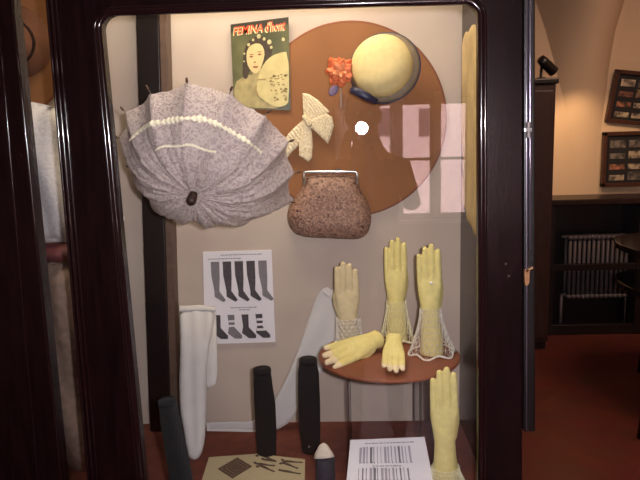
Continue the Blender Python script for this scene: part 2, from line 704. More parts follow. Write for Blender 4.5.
# dark cupboard standing at the far wall behind the case
q = P(553, 180, 4.3)
ct = P(548, 78, 4.3).z
cup = thing('cupboard', 'tall dark wood cupboard standing between the display case and the far wall', 'cupboard', (q.x - 0.4, 4.5, 0))
bm = bmesh.new()
box(bm, (q.x - 0.8, 4.3, 0.06), (q.x, 4.94, ct - 0.04))
from_bm('body', bm, mat('cupboard_wood', (52, 28, 20), 0.4, noise=0.4, nscale=10, stretch=(5, 5, 0.6)), cup, bevel=0.004)
bm = bmesh.new()
box(bm, (q.x - 0.82, 4.28, ct - 0.04), (q.x + 0.015, 4.945, ct))
from_bm('cornice', bm, WOOD2, cup, bevel=0.01)
bm = bmesh.new()
box(bm, (q.x - 0.79, 4.32, 0.001), (q.x - 0.01, 4.94, 0.06))
from_bm('plinth', bm, WOOD2, cup)
for k in range(2):
    bm = bmesh.new()
    box(bm, (q.x - 0.78 + 0.39 * k, 4.282, 0.1), (q.x - 0.41 + 0.39 * k, 4.30, ct - 0.08))
    from_bm('door', bm, mat('cupboard_wood', (0, 0, 0)), cup, bevel=0.006)

# spotlight on the cupboard
sp = P(553, 71, 4.4)
spot = thing('spotlight', 'small black spotlight with a glowing lens on top of the dark cupboard', 'lamp', (sp.x - 0.06, 4.4, ct))
d = V((0.75, 0.25, -0.62)).normalized()
hc = V((sp.x - 0.02, 4.4, sp.z + 0.02))
BLK = mat('black_enamel', (18, 16, 16), 0.35)
bm = bmesh.new()
revolve(bm, [(0, -0.1), (0.028, -0.1), (0.034, -0.07), (0.036, 0.04), (0.032, 0.042), (0.030, 0.03), (0, 0.03)], hc, d, 20)
from_bm('lamp_head', bm, BLK, spot, smooth=True)
bm = bmesh.new()
revolve(bm, [(0, 0.0355), (0.028, 0.035), (0.028, 0.031), (0, 0.031)], hc, d, 20)
from_bm('lens', bm, emit('lamp_glow', (255, 225, 170), 14), spot)
bm = bmesh.new()
tube(bm, [(sp.x - 0.08, 4.4, ct), (sp.x - 0.08, 4.4, ct + 0.02), (sp.x - 0.075, 4.4, sp.z + 0.07), hc - d * 0.05], 0.010, 8)
tube(bm, [(sp.x - 0.08, 4.4, ct), (sp.x - 0.08, 4.4, ct + 0.012)], 0.03, 14)
from_bm('bracket', bm, BLK, spot, smooth=True)
light('spotlight_light', 'SPOT', hc + d * 0.06, 22, (1, 0.66, 0.36), P(585, 165, YW), 0.03, spot=(math.radians(75), 0.7))

# two framed picture groups
FRW = mat('picture_frame_wood', (72, 40, 26), 0.4, noise=0.3)
MATB = mat('black_mount', (22, 18, 20), 0.7)


def frame_px(x0, y0, x1, y1, label, rot, tilt, seed):
    a = P(x0, y1, YW - 0.03)
    b = P(x1, y0, YW - 0.03)
    w, h = b.x - a.x, b.z - a.z
    c = V(((a.x + b.x) / 2, YW - 0.02, (a.z + b.z) / 2))
    t_ = thing('picture_frame', label, 'picture', c)
    M = Matrix.Translation(c) @ Matrix.Rotation(rot, 4, 'Y') @ Matrix.Rotation(tilt, 4, 'X')

    def add(name, lo, hi, m_, par, bev=0.0):
        bm = bmesh.new()
        box(bm, lo, hi)
        bm.transform(M)
        return from_bm(name, bm, m_, par, bevel=bev)
    bm = bmesh.new()
    fwid = 0.03
    box(bm, (-w / 2, -0.04, -h / 2), (-w / 2 + fwid, 0, h / 2))
    box(bm, (w / 2 - fwid, -0.04, -h / 2), (w / 2, 0, h / 2))
    box(bm, (-w / 2, -0.04, h / 2 - fwid), (w / 2, 0, h / 2))
    box(bm, (-w / 2, -0.04, -h / 2), (w / 2, 0, -h / 2 + fwid))
    bm.transform(M)
    from_bm('frame', bm, FRW, t_, bevel=0.004)
    add('mount', (-w / 2 + fwid, -0.02, -h / 2 + fwid), (w / 2 - fwid, -0.001, h / 2 - fwid), MATB, t_)
    rnd = random.Random(seed)
    cols = [(188, 170, 140), (150, 120, 90), (170, 110, 80), (120, 110, 100), (200, 180, 150)]
    nx, nz = 3, 4
    for i in range(nx):
        for j in range(nz):
            u0 = -w / 2 + fwid + 0.03 + (w - 2 * fwid - 0.04) * i / nx
            u1 = u0 + (w - 2 * fwid) / nx * 0.74
            v0 = -h / 2 + fwid + 0.02 + (h - 2 * fwid - 0.03) * j / nz
            v1 = v0 + (h - 2 * fwid) / nz * rnd.choice((0.45, 0.62, 0.75))
            cc = rnd.choice(cols)
            add('photograph', (u0, -0.024, v0), (u1, -0.0205, v1), mat('photo_%d_%d_%d' % cc, cc, 0.6, noise=0.6, nscale=25, rgb2=tuple(int(x * 0.35) for x in cc)), t_)


frame_px(600, 130, 672, 187, 'wide wooden frame of small photographs on dark mount, the lower one on the far wall', 0, 0, 1)
frame_px(608, 71, 676, 126, 'wooden frame of small photographs hanging tilted above the other on the far wall', math.radians(7), math.radians(6), 2)

# two tier glossy table at the right border
tb = thing('side_table', 'glossy near-black two-tier side table cut off by the right edge', 'table', (1.95, 3.3, 0))
GLB = mat('glossy_black_lacquer', (26, 20, 22), 0.12)
a = P(626, 251, 3.35)
for z, inset in ((P(619, 251, 3.3).z, 0), (P(624, 293, 3.3).z, 0.03)):
    pts = [V((a.x + inset, 3.55, z)), V((a.x + 0.08 + inset, 3.02, z)), V((a.x + 0.75, 2.95, z)), V((a.x + 0.75, 3.9, z)), V((a.x + 0.2, 3.9, z))]
    pts = smooth_poly(pts, 2)
    bm = bmesh.new()
    hexa(bm, pts, [p - V((0, 0, 0.035)) for p in pts])
    from_bm('table_top' if inset == 0 else 'shelf', bm, GLB, tb, bevel=0.006)
zt2 = P(619, 251, 3.3).z
for (px, py) in ((639, 438), (639, 372)):
    g = PZ(px, py, 0)
    bm = bmesh.new()
    tube(bm, [(g.x + 0.02, g.y, 0.001), (g.x + 0.02, g.y, 0.12), (g.x + 0.04, g.y, zt2 - 0.03)], [0.03, 0.02, 0.02], 12)
    from_bm('leg', bm, GLB, tb, smooth=True)
bm = bmesh.new()
tube(bm, [(a.x + 0.65, 3.8, 0.001), (a.x + 0.65, 3.8, zt2 - 0.03)], 0.02, 12)
from_bm('leg', bm, GLB, tb, smooth=True)

# ------------------------------------------------------------------ display case
CTOP = 2.30
case = thing('display_case', 'large dark mahogany display case with glazed doors and rounded inner moulding', 'display case', (-0.3, 1.7, 0))
sR = P(480, 240, GY).x            # right inner edge of the opening
xr_back = P(465, 330, BY).x
_l = PZ(480, 465, ZF)
sLx = xr_back + (_l.x - xr_back) * (BY - GY - 0.04) / (BY - _l.y)   # straight side lining, front end behind the stile
XLc = -1.75                       # left end of the case
# back panel with its left compartment
bm = bmesh.new()
box(bm, (XLc, BY, ZF - 0.05), (xr_back + 0.03, BY + 0.02, CTOP))
from_bm('back_panel', bm, FABRIC, case)
# floor of the case
bm = bmesh.new()
f = [V((XLc, GY + 0.045, ZF)), V((sLx, GY + 0.045, ZF)), V((xr_back, BY, ZF)), V((XLc, BY, ZF))]
hexa(bm, f, [p - V((0, 0, 0.03)) for p in f])
from_bm('display_floor', bm, REDCLOTH, case)
# right side
bm = bmesh.new()
f = [V((sLx, GY + 0.04, ZF - 0.03)), V((xr_back, BY, ZF - 0.03)), V((xr_back + 0.015, BY, ZF - 0.03)), V((sLx + 0.015, GY + 0.04, ZF - 0.03))]
hexa(bm, f, [V((p.x, p.y, CTOP)) for p in f])
from_bm('side_lining', bm, mat('side_cloth', (222, 206, 188), 0.9, noise=0.1, nscale=4), case)
# outside right face and top, plinth
xo = P(521, 300, GY).x
bm = bmesh.new()
box(bm, (xo - 0.035, GY + 0.035, 0.09), (xo, BY + 0.05, CTOP + 0.02))
from_bm('side_panel', bm, WOOD, case, bevel=0.003)
bm = bmesh.new()
box(bm, (XLc - 0.03, GY + 0.0, CTOP), (xo, BY + 0.05, CTOP + 0.06))
from_bm('roof_board', bm, WOOD, case, bevel=0.004)
bm = bmesh.new()
box(bm, (XLc - 0.03, GY + 0.02, 0.001), (xo - 0.01, BY + 0.03, 0.09))
from_bm('plinth', bm, WOOD, case)
bm = bmesh.new()
box(bm, (XLc - 0.03, GY + 0.035, 0.09), (XLc, BY + 0.05, CTOP))
from_bm('side_panel', bm, WOOD, case, bevel=0.003)
bm = bmesh.new()
box(bm, (XLc, BY + 0.02, 0.09), (xo - 0.035, BY + 0.05, CTOP))
from_bm('back_board', bm, WOOD2, case)
zfl = P(300, 560, GY).z
bm = bmesh.new()
box(bm, (XLc, GY + 0.0, 0.09), (xo - 0.035, GY + 0.03, P(300, 640, GY).z))
from_bm('lower_front', bm, WOOD, case, bevel=0.004)
# small dark strip in the right back corner
bm = bmesh.new()
prism_px(bm, [(464.2, 236), (466.8, 236), (467.3, 421), (464.7, 421)], BY - 0.012, BY - 0.001)
from_bm('corner_strip', bm, WOOD2, case)
# post in the left back corner
bm = bmesh.new()
prism_px(bm, [(134, -30), (157, -30), (170.5, 432), (150, 432)], 1.89, BY - 0.001)
bottom = min(v.co.z for v in bm.verts)
for v in bm.verts:
    if v.co.z < ZF + 0.08:
        v.co.z = ZF + 0.001
from_bm('corner_post', bm, WOOD2, case, bevel=0.003)
bm = bmesh.new()
prism_px(bm, [(157.5, -30), (165, -30), (178, 428), (171, 428)], 1.90, BY - 0.001)
for v in bm.verts:
    if v.co.z < ZF + 0.08:
        v.co.z = ZF + 0.001
from_bm('post_moulding', bm, mat('brown_moulding', (96, 74, 62), 0.5, noise=0.3), case, bevel=0.002)


# right door: frame ring, moulding, glass
def lerp_path(path, k):
    return path


def inner_left(y):
    pts = [(-40, 97.5), (27, 100), (160, 106.7), (320, 126), (422, 138.5), (480, 146), (640, 166)]
    for (a, b), (c, d_) in zip(pts, pts[1:]):
        if y <= c:
            return b + (d_ - b) * (y - a) / (c - a)
    return pts[-1][1]


def outer_left(y):
    pts = [(-40, 60), (0, 61), (160, 66), (320, 76), (480, 90), (640, 104)]
    for (a, b), (c, d_) in zip(pts, pts[1:]):
        if y <= c:
            return b + (d_ - b) * (y - a) / (c - a)
    return pts[-1][1]


# straight fits of the two stile edges
il = lambda y: 97.2 + 0.0965 * y
ol = lambda y: 57.5 + 0.064 * y
inner = [(il(560), 560), (il(400), 400), (il(200), 200), (il(40), 40)]
for k in range(7):
    w = k / 6 * PI / 2
    inner.append((il(30) + 14 * (1 - math.cos(w)), 28 - 15 * math.sin(w)))
inner += [(200, 10.2), (290, 6.5), (380, 3.8)]
for k in range(7):
    w = k / 6 * PI / 2
    inner.append((466 + 13.5 * math.sin(w), 1.8 + 14 * (1 - math.cos(w))))
inner += [(479.7, 40), (479.7, 200), (479.7, 400), (479.7, 560)]
outer = []
for (x, y) in inner:
    if x < 116 + 0.1 * max(0, y - 30) and y > 25:
        outer.append((ol(y), y))
    elif x > 470 and y > 14:
        outer.append((521.5, y))
    else:
        outer.append((x, y))
# corners: push the arc points onto the outer rectangle
out2 = []
for i, (x, y) in enumerate(inner):
    if i < 4:
        out2.append((ol(y), y))
    elif i < 11:
        u = (i - 4) / 6
        out2.append((ol(-60 + 100 * (1 - u) ** 1.5) if u < 0.5 else ol(-60) + (x - ol(-60)) * (u - 0.5) * 2, 40 - 200 * u if u < 0.5 else -60))
    elif i < 14:
        out2.append((x, -60))
    elif i < 21:
        u = (i - 14) / 6
        out2.append((x + (522 - x) * min(1, u * 2), -60 if u <= 0.5 else -60 + 90 * (u - 0.5) * 2))
    else:
        out2.append((522, y))
bm = bmesh.new()
fi = [bm.verts.new(P(x, y, GY)) for x, y in inner]
fo = [bm.verts.new(P(x, y, GY)) for x, y in out2]
bi = [bm.verts.new(v.co + V((0, 0.035, 0))) for v in fi]
bo = [bm.verts.new(v.co + V((0, 0.035, 0))) for v in fo]
n = len(fi)
for i in range(n - 1):
    bm.faces.new((fi[i], fi[i + 1], fo[i + 1], fo[i]))
    bm.faces.new((bi[i], bo[i], bo[i + 1], bi[i + 1]))
    bm.faces.new((fi[i], bi[i], bi[i + 1], fi[i + 1]))
    bm.faces.new((fo[i], fo[i + 1], bo[i + 1], bo[i]))
bm.faces.new((fi[0], fo[0], bo[0], bi[0]))
bm.faces.new((fi[-1], bi[-1], bo[-1], fo[-1]))
door = from_bm('door', bm, WOOD, case)
door['label'] = 'right glazed door with rounded upper corners'
bm = bmesh.new()
prism_px(bm, [(ol(560), 560), (522, 560), (522, 620), (ol(620), 620)], GY, GY + 0.035)
from_bm('bottom_rail', bm, WOOD, door)
bm = bmesh.new()
mp_ = [P(x + (1.5 if i > 17 else -1.5 if i < 6 else 0), y - (1.0 if 5 < i < 18 else 0), GY) for i, (x, y) in enumerate(inner)]
tube(bm, mp_, 0.0075, 10)
mo = [P(x + (-5.5 if i < 7 else 5.5 if i > 16 else 0), y - (5 if 6 < i < 17 else 0), GY) for i, (x, y) in enumerate(inner)]
tube(bm, mo, 0.004, 8)
from_bm('moulding', bm, mat('polished_mahogany', (28, 11, 14), 0.15, coat=0.6), door, smooth=True)
bm = bmesh.new()
gp = [P(x, y, GY + 0.018) for x, y in ((il(560) - 5, 560), (il(5) - 5, 5), (110, -5), (475, -8), (484, 0), (484, 560))]
hexa(bm, gp, [p + V((0, 0.004, 0)) for p in gp])
from_bm('glass_pane', bm, GLASS, door)

# beads between the doors and the left door
bm = bmesh.new()
for dx, r in ((1.5, 0.0035), (6.0, 0.0045), (10.5, 0.003)):
    tube(bm, [P(45.5 + dx + 0.087 * y * (1 if y > 100 else 1), y, GY - 0.001) for y in (-60, 100, 300, 600)], r, 8)
from_bm('bead', bm, mat('polished_mahogany', (0, 0, 0)), case, smooth=True)
sl = lambda y: 13 + 0.103 * y     # left edge of the glazed strip
sr_ = lambda y: 45.5 + 0.087 * y
bm = bmesh.new()
prism_px(bm, [(sr_(-60), -60), (ol(-60), -60), (ol(620), 620), (sr_(620), 620)], GY + 0.002, GY + 0.03)
from_bm('centre_stile', bm, WOOD, case)
ld = None
bm = bmesh.new()
prism_px(bm, [(-55, -60), (sl(-60), -60), (sl(620), 620), (10, 620)], GY, GY + 0.035)
ld = from_bm('door', bm, WOOD, case)
ld['label'] = 'left glazed door, only its stile and a narrow strip of glass in view'
bm = bmesh.new()
tube(bm, [P(sl(y) - 1, y, GY) for y in (-60, 100, 300, 600)], 0.004, 8)
tube(bm, [P(-3 + 0.085 * y, y, GY) for y in (-60, 100, 300, 600)], 0.002, 8)
from_bm('moulding', bm, mat('polished_mahogany', (0, 0, 0)), ld, smooth=True)
bm = bmesh.new()
gp = [P(x, y, GY + 0.018) for x, y in ((sl(-60) - 3, -60), (sr_(-60) + 3, -60), (sr_(620) + 3, 620), (sl(620) - 3, 620))]
hexa(bm, gp, [p + V((0, 0.004, 0)) for p in gp])
from_bm('glass_pane', bm, GLASS, ld)
# far left: carcass board continuing out of the frame
bm = bmesh.new()
prism_px(bm, [(-140, -60), (-56, -60), (9, 620), (-75, 620)], GY, GY + 0.035)
from_bm('end_stile', bm, WOOD, case)
# bar on the right edge: upright metal and wood closing bar, hinge, lock
bm = bmesh.new()
prism_px(bm, [(524, -60), (535.5, -60), (535.5, 432), (523.5, 432)], GY + 0.01, GY + 0.05)
from_bm('closing_bar', bm, WOOD2, case, bevel=0.004)
bm = bmesh.new()
tube(bm, [P(526.5, y, GY + 0.008) for y in (-60, 100, 275, 430)], 0.0022, 8)
tube(bm, [P(530, y, GY + 0.006) for y in (-60, 60, 160, 250)], 0.0028, 8)
from_bm('closing_rod', bm, mat('grey_steel', (150, 140, 160), 0.25, metal=0.8), case, smooth=True)
bm = bmesh.new()
prism_px(bm, [(524.5, 128), (532, 128), (532, 132), (524.5, 132)], GY - 0.006, GY + 0.01)
tube(bm, [P(528, 122, GY - 0.002), P(528, 138, GY - 0.002)], 0.005, 10)
from_bm('hinge', bm, SILVER, case, bevel=0.001)
bm = bmesh.new()
prism_px(bm, [(524.5, 270), (530, 269), (529.5, 283), (527, 287), (524.8, 284)], GY - 0.004, GY + 0.01)
tube(bm, [P(527, 271, GY - 0.006), P(529, 269.5, GY - 0.02), P(533, 267.5, GY - 0.022)], 0.003, 8)
from_bm('lock', bm, BRASS, case, bevel=0.001)
# small screws on the right stile
for (px, py) in ((506, 264), (509, 276)):
    bm = bmesh.new()
    q = P(px, py, GY)
    revolve(bm, [(0, 0.0015), (0.003, 0.001), (0.0035, 0), (0, 0)], q, (0, -1, 0), 12)
    from_bm('screw', bm, mat('dull_metal', (70, 50, 50), 0.4, metal=0.5), case)
# white clip on the left stile
bm = bmesh.new()
tube(bm, [P(120.5, 209, GY + 0.04), P(120.5, 213, GY + 0.04), P(121.5, 218, GY + 0.04), P(123.5, 221, GY + 0.042), P(124, 217, GY + 0.044)], [0.0012, 0.0022, 0.003, 0.0022, 0.001], 8)
from_bm('clip', bm, WHITE, case, smooth=True)

# ------------------------------------------------------------------ boards on the back panel
def disc_board(name, px, py, rpx, label):
    c = P(px, py, BY - 0.012)
    r = rpx / F * BY * 0.985
    t_ = thing(name, label, 'display board', V((c.x, BY - 0.012, c.z)))
    bm = bmesh.new()
    revolve(bm, [(0, 0.0), (r - 0.003, 0.0), (r, -0.003), (r, -0.0115), (0, -0.0115)], c, (0, -1, 0), 96)
    from_bm('board', bm, BROWNBOARD, t_)
    bm = bmesh.new()
    ring = [V((c.x + math.cos(2 * PI * k / 96) * (r - 0.001), c.y + 0.004, c.z + math.sin(2 * PI * k / 96) * (r - 0.001))) for k in range(96)]
    tube(bm, ring, 0.0045, 8, closed=True)
    from_bm('edge_piping', bm, mat('brown_piping', (120, 66, 40), 0.7), t_, smooth=True)
    return t_


disc_board('round_board', 350, 121, 94.5, 'large round brown board behind the straw hat, lace bow and handbag')
disc_board('round_board', -18, 30, 92, 'brown round board in the left compartment above the white dress')

# magazine
mg = thing('magazine', 'old magazine with green cover, red title and woman with a lace fan', 'magazine', P(260, 65, BY - 0.02))
MY = BY - 0.018
q0, q1, q2, q3 = (230.5, 24.5), (288.5, 17), (290.5, 110.5), (234, 108)


def mq(u, v, dy=0.0):
    """u,v 0..1 from the upper left corner of the cover"""
    x = (q0[0] * (1 - u) + q1[0] * u) * (1 - v) + (q3[0] * (1 - u) + q2[0] * u) * v
    y = (q0[1] * (1 - u) + q1[1] * u) * (1 - v) + (q3[1] * (1 - u) + q2[1] * u) * v
    p = P(x, y, MY)
    return V((p.x, MY - dy, p.z))


bm = bmesh.new()
f = [mq(0, 0), mq(1, 0), mq(1, 1), mq(0, 1)]
hexa(bm, f, [p + V((0, 0.005, 0)) for p in f])
from_bm('cover', bm, mat('green_cover_print', (104, 102, 66), 0.35, noise=0.3, nscale=9, rgb2=(56, 60, 38)), mg)
MC = {'hair': mat('print_hair', (66, 52, 34), 0.4, noise=0.3, nscale=80), 'face': mat('print_face', (206, 184, 130), 0.4, noise=0.08, nscale=30),
      'dress': mat('print_dress', (176, 160, 108), 0.4, noise=0.35, nscale=40), 'fan': mat('print_fan', (204, 188, 128), 0.4, noise=0.18, nscale=30),
      'dots': mat('print_tan', (150, 128, 78), 0.4), 'flower': mat('print_flower', (200, 188, 138), 0.4, noise=0.2, nscale=90),  # 'dots' is the tan ink of the printed lacework
      'dark': mat('print_dark', (48, 44, 30), 0.4), 'lip': mat('print_lip', (140, 84, 58), 0.4)}


def mpoly(bm, pts, k, sm=2, mi=0):
    pts = [mq(u, v, 0) for u, v in pts]
    if sm:
        pts = smooth_poly(pts, sm)
    f = [p + V((0, -0.0004 * k, 0)) for p in pts]
    hexa(bm, f, [p + V((0, 0.0003, 0)) for p in pts], mi)


def circ(u, v, ru, rv, n=14):
    return [(u + ru * math.cos(2 * PI * k / n), v + rv * math.sin(2 * PI * k / n)) for k in range(n)]


bm = bmesh.new()
mpoly(bm, [(0.0, 0.0), (1, 0.0), (1, 0.075), (0, 0.1)], 1, 0)
from_bm('title_band', bm, MC['dark'], mg)
bm = bmesh.new()
mpoly(bm, [(0.02, 0.70), (0.2, 0.62), (0.42, 0.60), (0.6, 0.62), (0.8, 0.8), (0.98, 0.985), (0.02, 0.985)], 1, 1)
mpoly(bm, [(0.36, 0.5), (0.5, 0.5), (0.52, 0.68), (0.34, 0.68)], 1.4, 1)
from_bm('printed_figure', bm, MC['dress'], mg)
bm = bmesh.new()
mpoly(bm, [(0.17, 0.64), (0.19, 0.42), (0.24, 0.27), (0.36, 0.18), (0.54, 0.17), (0.68, 0.24), (0.72, 0.36), (0.62, 0.48), (0.5, 0.5), (0.36, 0.52), (0.29, 0.58), (0.25, 0.66)], 2, 1)
from_bm('printed_hair', bm, MC['hair'], mg)
bm = bmesh.new()
mpoly(bm, [(0.25, 0.42), (0.27, 0.31), (0.38, 0.25), (0.52, 0.26), (0.58, 0.36), (0.54, 0.47), (0.46, 0.58), (0.37, 0.6), (0.28, 0.52)], 3, 1)
from_bm('printed_face', bm, MC['face'], mg)
bm = bmesh.new()
for (u, v, a_, b_) in ((0.34, 0.40, 0.035, 0.010), (0.485, 0.38, 0.035, 0.010), (0.34, 0.375, 0.045, 0.005), (0.485, 0.35, 0.045, 0.005), (0.40, 0.465, 0.025, 0.007)):
    mpoly(bm, circ(u, v, a_, b_, 10), 4, 0)
mpoly(bm, circ(0.405, 0.52, 0.05, 0.011, 10), 4, 0)
from_bm('printed_features', bm, MC['lip'], mg)
bm = bmesh.new()
fan = [(0.4, 0.83), (0.46, 0.6), (0.56, 0.48), (0.68, 0.41), (0.84, 0.375), (0.985, 0.37), (0.985, 0.9), (0.9, 0.955), (0.75, 0.97), (0.6, 0.93)]
mpoly(bm, fan, 5, 1)
from_bm('printed_fan', bm, MC['fan'], mg)
bm = bmesh.new()
rnd = random.Random(4)
for _ in range(44):
    u, v = rnd.uniform(0.66, 0.95), rnd.uniform(0.6, 0.9)
    mpoly(bm, circ(u, v, rnd.uniform(0.012, 0.03), rnd.uniform(0.006, 0.014), 7), 6, 0)
mpoly(bm, [(0.42, 0.66), (0.58, 0.655), (0.58, 0.672), (0.42, 0.672)], 6, 0)
mpoly(bm, [(0.36, 0.74), (0.48, 0.72), (0.52, 0.82), (0.42, 0.88)], 2.6, 1)
from_bm('printed_lacework', bm, MC['dots'], mg)
bm = bmesh.new()
for (u, v, r) in ((0.48, 0.175, 0.035), (0.38, 0.21, 0.022), (0.30, 0.26, 0.026), (0.57, 0.21, 0.026), (0.66, 0.25, 0.038), (0.69, 0.31, 0.024), (0.90, 0.235, 0.028), (0.22, 0.36, 0.016), (0.21, 0.45, 0.014)):
    mpoly(bm, circ(u, v, r, r * 0.75, 9), 4.5, 0)
from_bm('printed_flowers', bm, MC['flower'], mg)


def text_mesh(name, body, m_, parent, mapf, depth=0.0004, shear=0.2):
    cu = bpy.data.curves.new(name, 'FONT')
    cu.body = body
    cu.shear = shear
    cu.offset = 0.012
    cu.resolution_u = 2
    o = bpy.data.objects.new(name, cu)
    col.objects.link(o)
    me = evaluated(o)
    bpy.data.objects.remove(o)
    xs = [v.co.x for v in me.vertices]
    ys = [v.co.y for v in me.vertices]
    x0, x1, y0, y1 = min(xs), max(xs), min(ys), max(ys)
    for v in me.vertices:
        v.co = mapf((v.co.x - x0) / (x1 - x0), 1 - (v.co.y - y0) / (y1 - y0))
    return link(name, me, m_, parent)


RED = mat('red_title_ink', (214, 70, 30), 0.4)
CRM = mat('cream_title_outline', (240, 226, 170), 0.4)
for (bd_, u0, u1, v0, v1) in (('FEMINA', 0.05, 0.56, 0.035, 0.13), ("d'hont", 0.6, 0.95, 0.02, 0.135)):
    text_mesh('title_outline', bd_, CRM, mg, lambda a_, b_: mq(u0 + (u1 - u0) * a_ - 0.014, v0 + (v1 - v0) * b_ + 0.01, 0.0012))
    text_mesh('title_lettering', bd_, RED, mg, lambda a_, b_: mq(u0 + (u1 - u0) * a_, v0 + (v1 - v0) * b_, 0.0018))

# sock illustration sheet
sh = thing('illustration_sheet', 'white sheet printed with rows of grey stockings and socks, pinned to the cloth', 'paper sheet', P(239, 297, BY - 0.004))
SY = BY - 0.004
s0, s1, s2, s3 = (203, 252), (271.5, 250), (275.5, 342), (205, 344)


def sq(u, v, dy=0.0):
    x = (s0[0] * (1 - u) + s1[0] * u) * (1 - v) + (s3[0] * (1 - u) + s2[0] * u) * v
    y = (s0[1] * (1 - u) + s1[1] * u) * (1 - v) + (s3[1] * (1 - u) + s2[1] * u) * v
    p = P(x, y, SY)
    return V((p.x, SY - dy, p.z))


def plate(bm, fn, pts, dy, back=0.0, sm=0, mi=0):
    a_ = [fn(u, v, dy) for u, v in pts]
    b_ = [fn(u, v, back) for u, v in pts]
    if sm:
        a_, b_ = smooth_poly(a_, sm), smooth_poly(b_, sm)
    hexa(bm, a_, b_, mi)


bm = bmesh.new()
plate(bm, sq, [(0, 0), (1, 0), (1, 1), (0, 1)], 0.001, -0.003)
from_bm('sheet', bm, PAPER, sh)
bm = bmesh.new()
for k, m_ in enumerate((1, 0, 0, 0, 1)):
    u = 0.11 + 0.172 * k
    pts = [(u, 0.11), (u + 0.125, 0.11), (u + 0.125, 0.3), (u + 0.115, 0.43), (u + 0.17, 0.49), (u + 0.205, 0.53), (u + 0.17, 0.55), (u + 0.045, 0.49), (u + 0.045, 0.43), (u + 0.005, 0.26)]
    plate(bm, sq, pts, 0.0016, 0.0005, 0, m_)
for k, m_ in enumerate((0, 1, 0, 0)):
    u = 0.13 + 0.2 * k
    pts = [(u + 0.0, 0.69), (u + 0.1, 0.69), (u + 0.1, 0.83), (u + 0.2, 0.915), (u + 0.2, 0.95), (u + 0.1, 0.95), (u + 0.0, 0.89), (u + 0.02, 0.82)]
    plate(bm, sq, pts, 0.0016, 0.0005, 0, m_)
from_bm('printed_stockings', bm, [INK, INK2], sh)
bm = bmesh.new()
for v in (0.735, 0.79, 0.845):
    plate(bm, sq, [(0.745, v), (0.86, v), (0.87, v + 0.025), (0.745, v + 0.025)], 0.0021, 0.001)
for v in (0.75, 0.8):
    plate(bm, sq, [(0.345, v), (0.44, v), (0.44, v + 0.02), (0.345, v + 0.02)], 0.0021, 0.001)
from_bm('printed_stripes', bm, PAPER, sh)
bm = bmesh.new()
for (u0, u1, v) in ((0.26, 0.84, 0.035), (0.07, 0.5, 0.075), (0.38, 0.74, 0.61), (0.5, 0.66, 0.635)):
    x = u0
    rnd = random.Random(int(v * 1000))
    while x < u1:
        w = rnd.uniform(0.02, 0.06)
        plate(bm, sq, [(x, v), (x + w, v), (x + w, v + 0.008), (x, v + 0.008)], 0.0016, 0.0005)
        x += w + 0.012
from_bm('caption_lines', bm, INK2, sh)

# ------------------------------------------------------------------ parasol
pc = P(206, 155.5, 1.645)
tlt = math.radians(41)
ax = V((-0.10, -math.cos(tlt), -math.sin(tlt))).normalized()
pa = ax.cross(V((0, 0, 1))).normalized()     # horizontal axis in the rim plane
pb = pa.cross(ax).normalized()
if pb.z < 0:
    pb = -pb
NRIB = 14
PR, PH = 0.226, 0.140
par = thing('parasol', 'open lilac-grey lace parasol with cream frill, tilted towards the glass', 'parasol', pc)


def dome(r, th, off=0.0):
    """r 0..1 ; th angle"""
    ph = (th * NRIB / (2 * PI) + 0.35) % 1.0
    sc = 1 - 0.075 * (math.sin(PI * ph)) * r ** 3
    sag = 0.012 * math.sin(PI * ph) * r
    if math.sin(th) < 0:
        cc, ss = abs(math.cos(th)), abs(math.sin(th))
        sc *= (1 - r) + r / (cc ** 3.4 + ss ** 3.4) ** (1 / 3.4)
        dth = (th % (2 * PI)) - math.radians(290)
        sc *= 1 - 0.09 * r * math.exp(-(dth / 0.16) ** 2)
    rr = PR * r * sc
    hh = PH * (1 - r ** 3.6) - sag + off
    return pc + pa * math.cos(th) * rr + pb * math.sin(th) * rr * (0.97 if math.sin(th) > 0 else 1.04) + ax * hh


def band(bm, r0, r1, nr, amp, off, waves, th0=0, th1=2 * PI, N=280, thick=0):
    rnd_ = random.Random(int(r0 * 1000))
    ph1, ph2 = rnd_.uniform(0, 6), rnd_.uniform(0, 6)
    rings = []
    for i in range(nr + 1):
        u = i / nr
        ring = []
        for k in range(N):
            th = th0 + (th1 - th0) * k / N
            wv = amp * u * (0.5 * math.sin(waves * th + ph1) + 0.6 * math.sin(waves * 0.37 * th + ph2 + 3 * math.sin(3 * th)))
            r = r0 + (r1 - r0) * u + 0.012 * math.sin(5 * th + ph2) * (1 if r0 > 0.2 else r0)
            ring.append(bm.verts.new(dome(r, th, off + wv + 0.004 * u)))
        rings.append(ring)
    for i in range(nr):
        for k in range(N):
            bm.faces.new((rings[i][k], rings[i][(k + 1) % N], rings[i + 1][(k + 1) % N], rings[i + 1][k]))


LILAC = sheer('lilac_grey_lace', (178, 160, 164), 0.86)
MATS['lilac_grey_lace'].node_tree.nodes['Principled BSDF'].inputs['Roughness'].default_value = 0.8


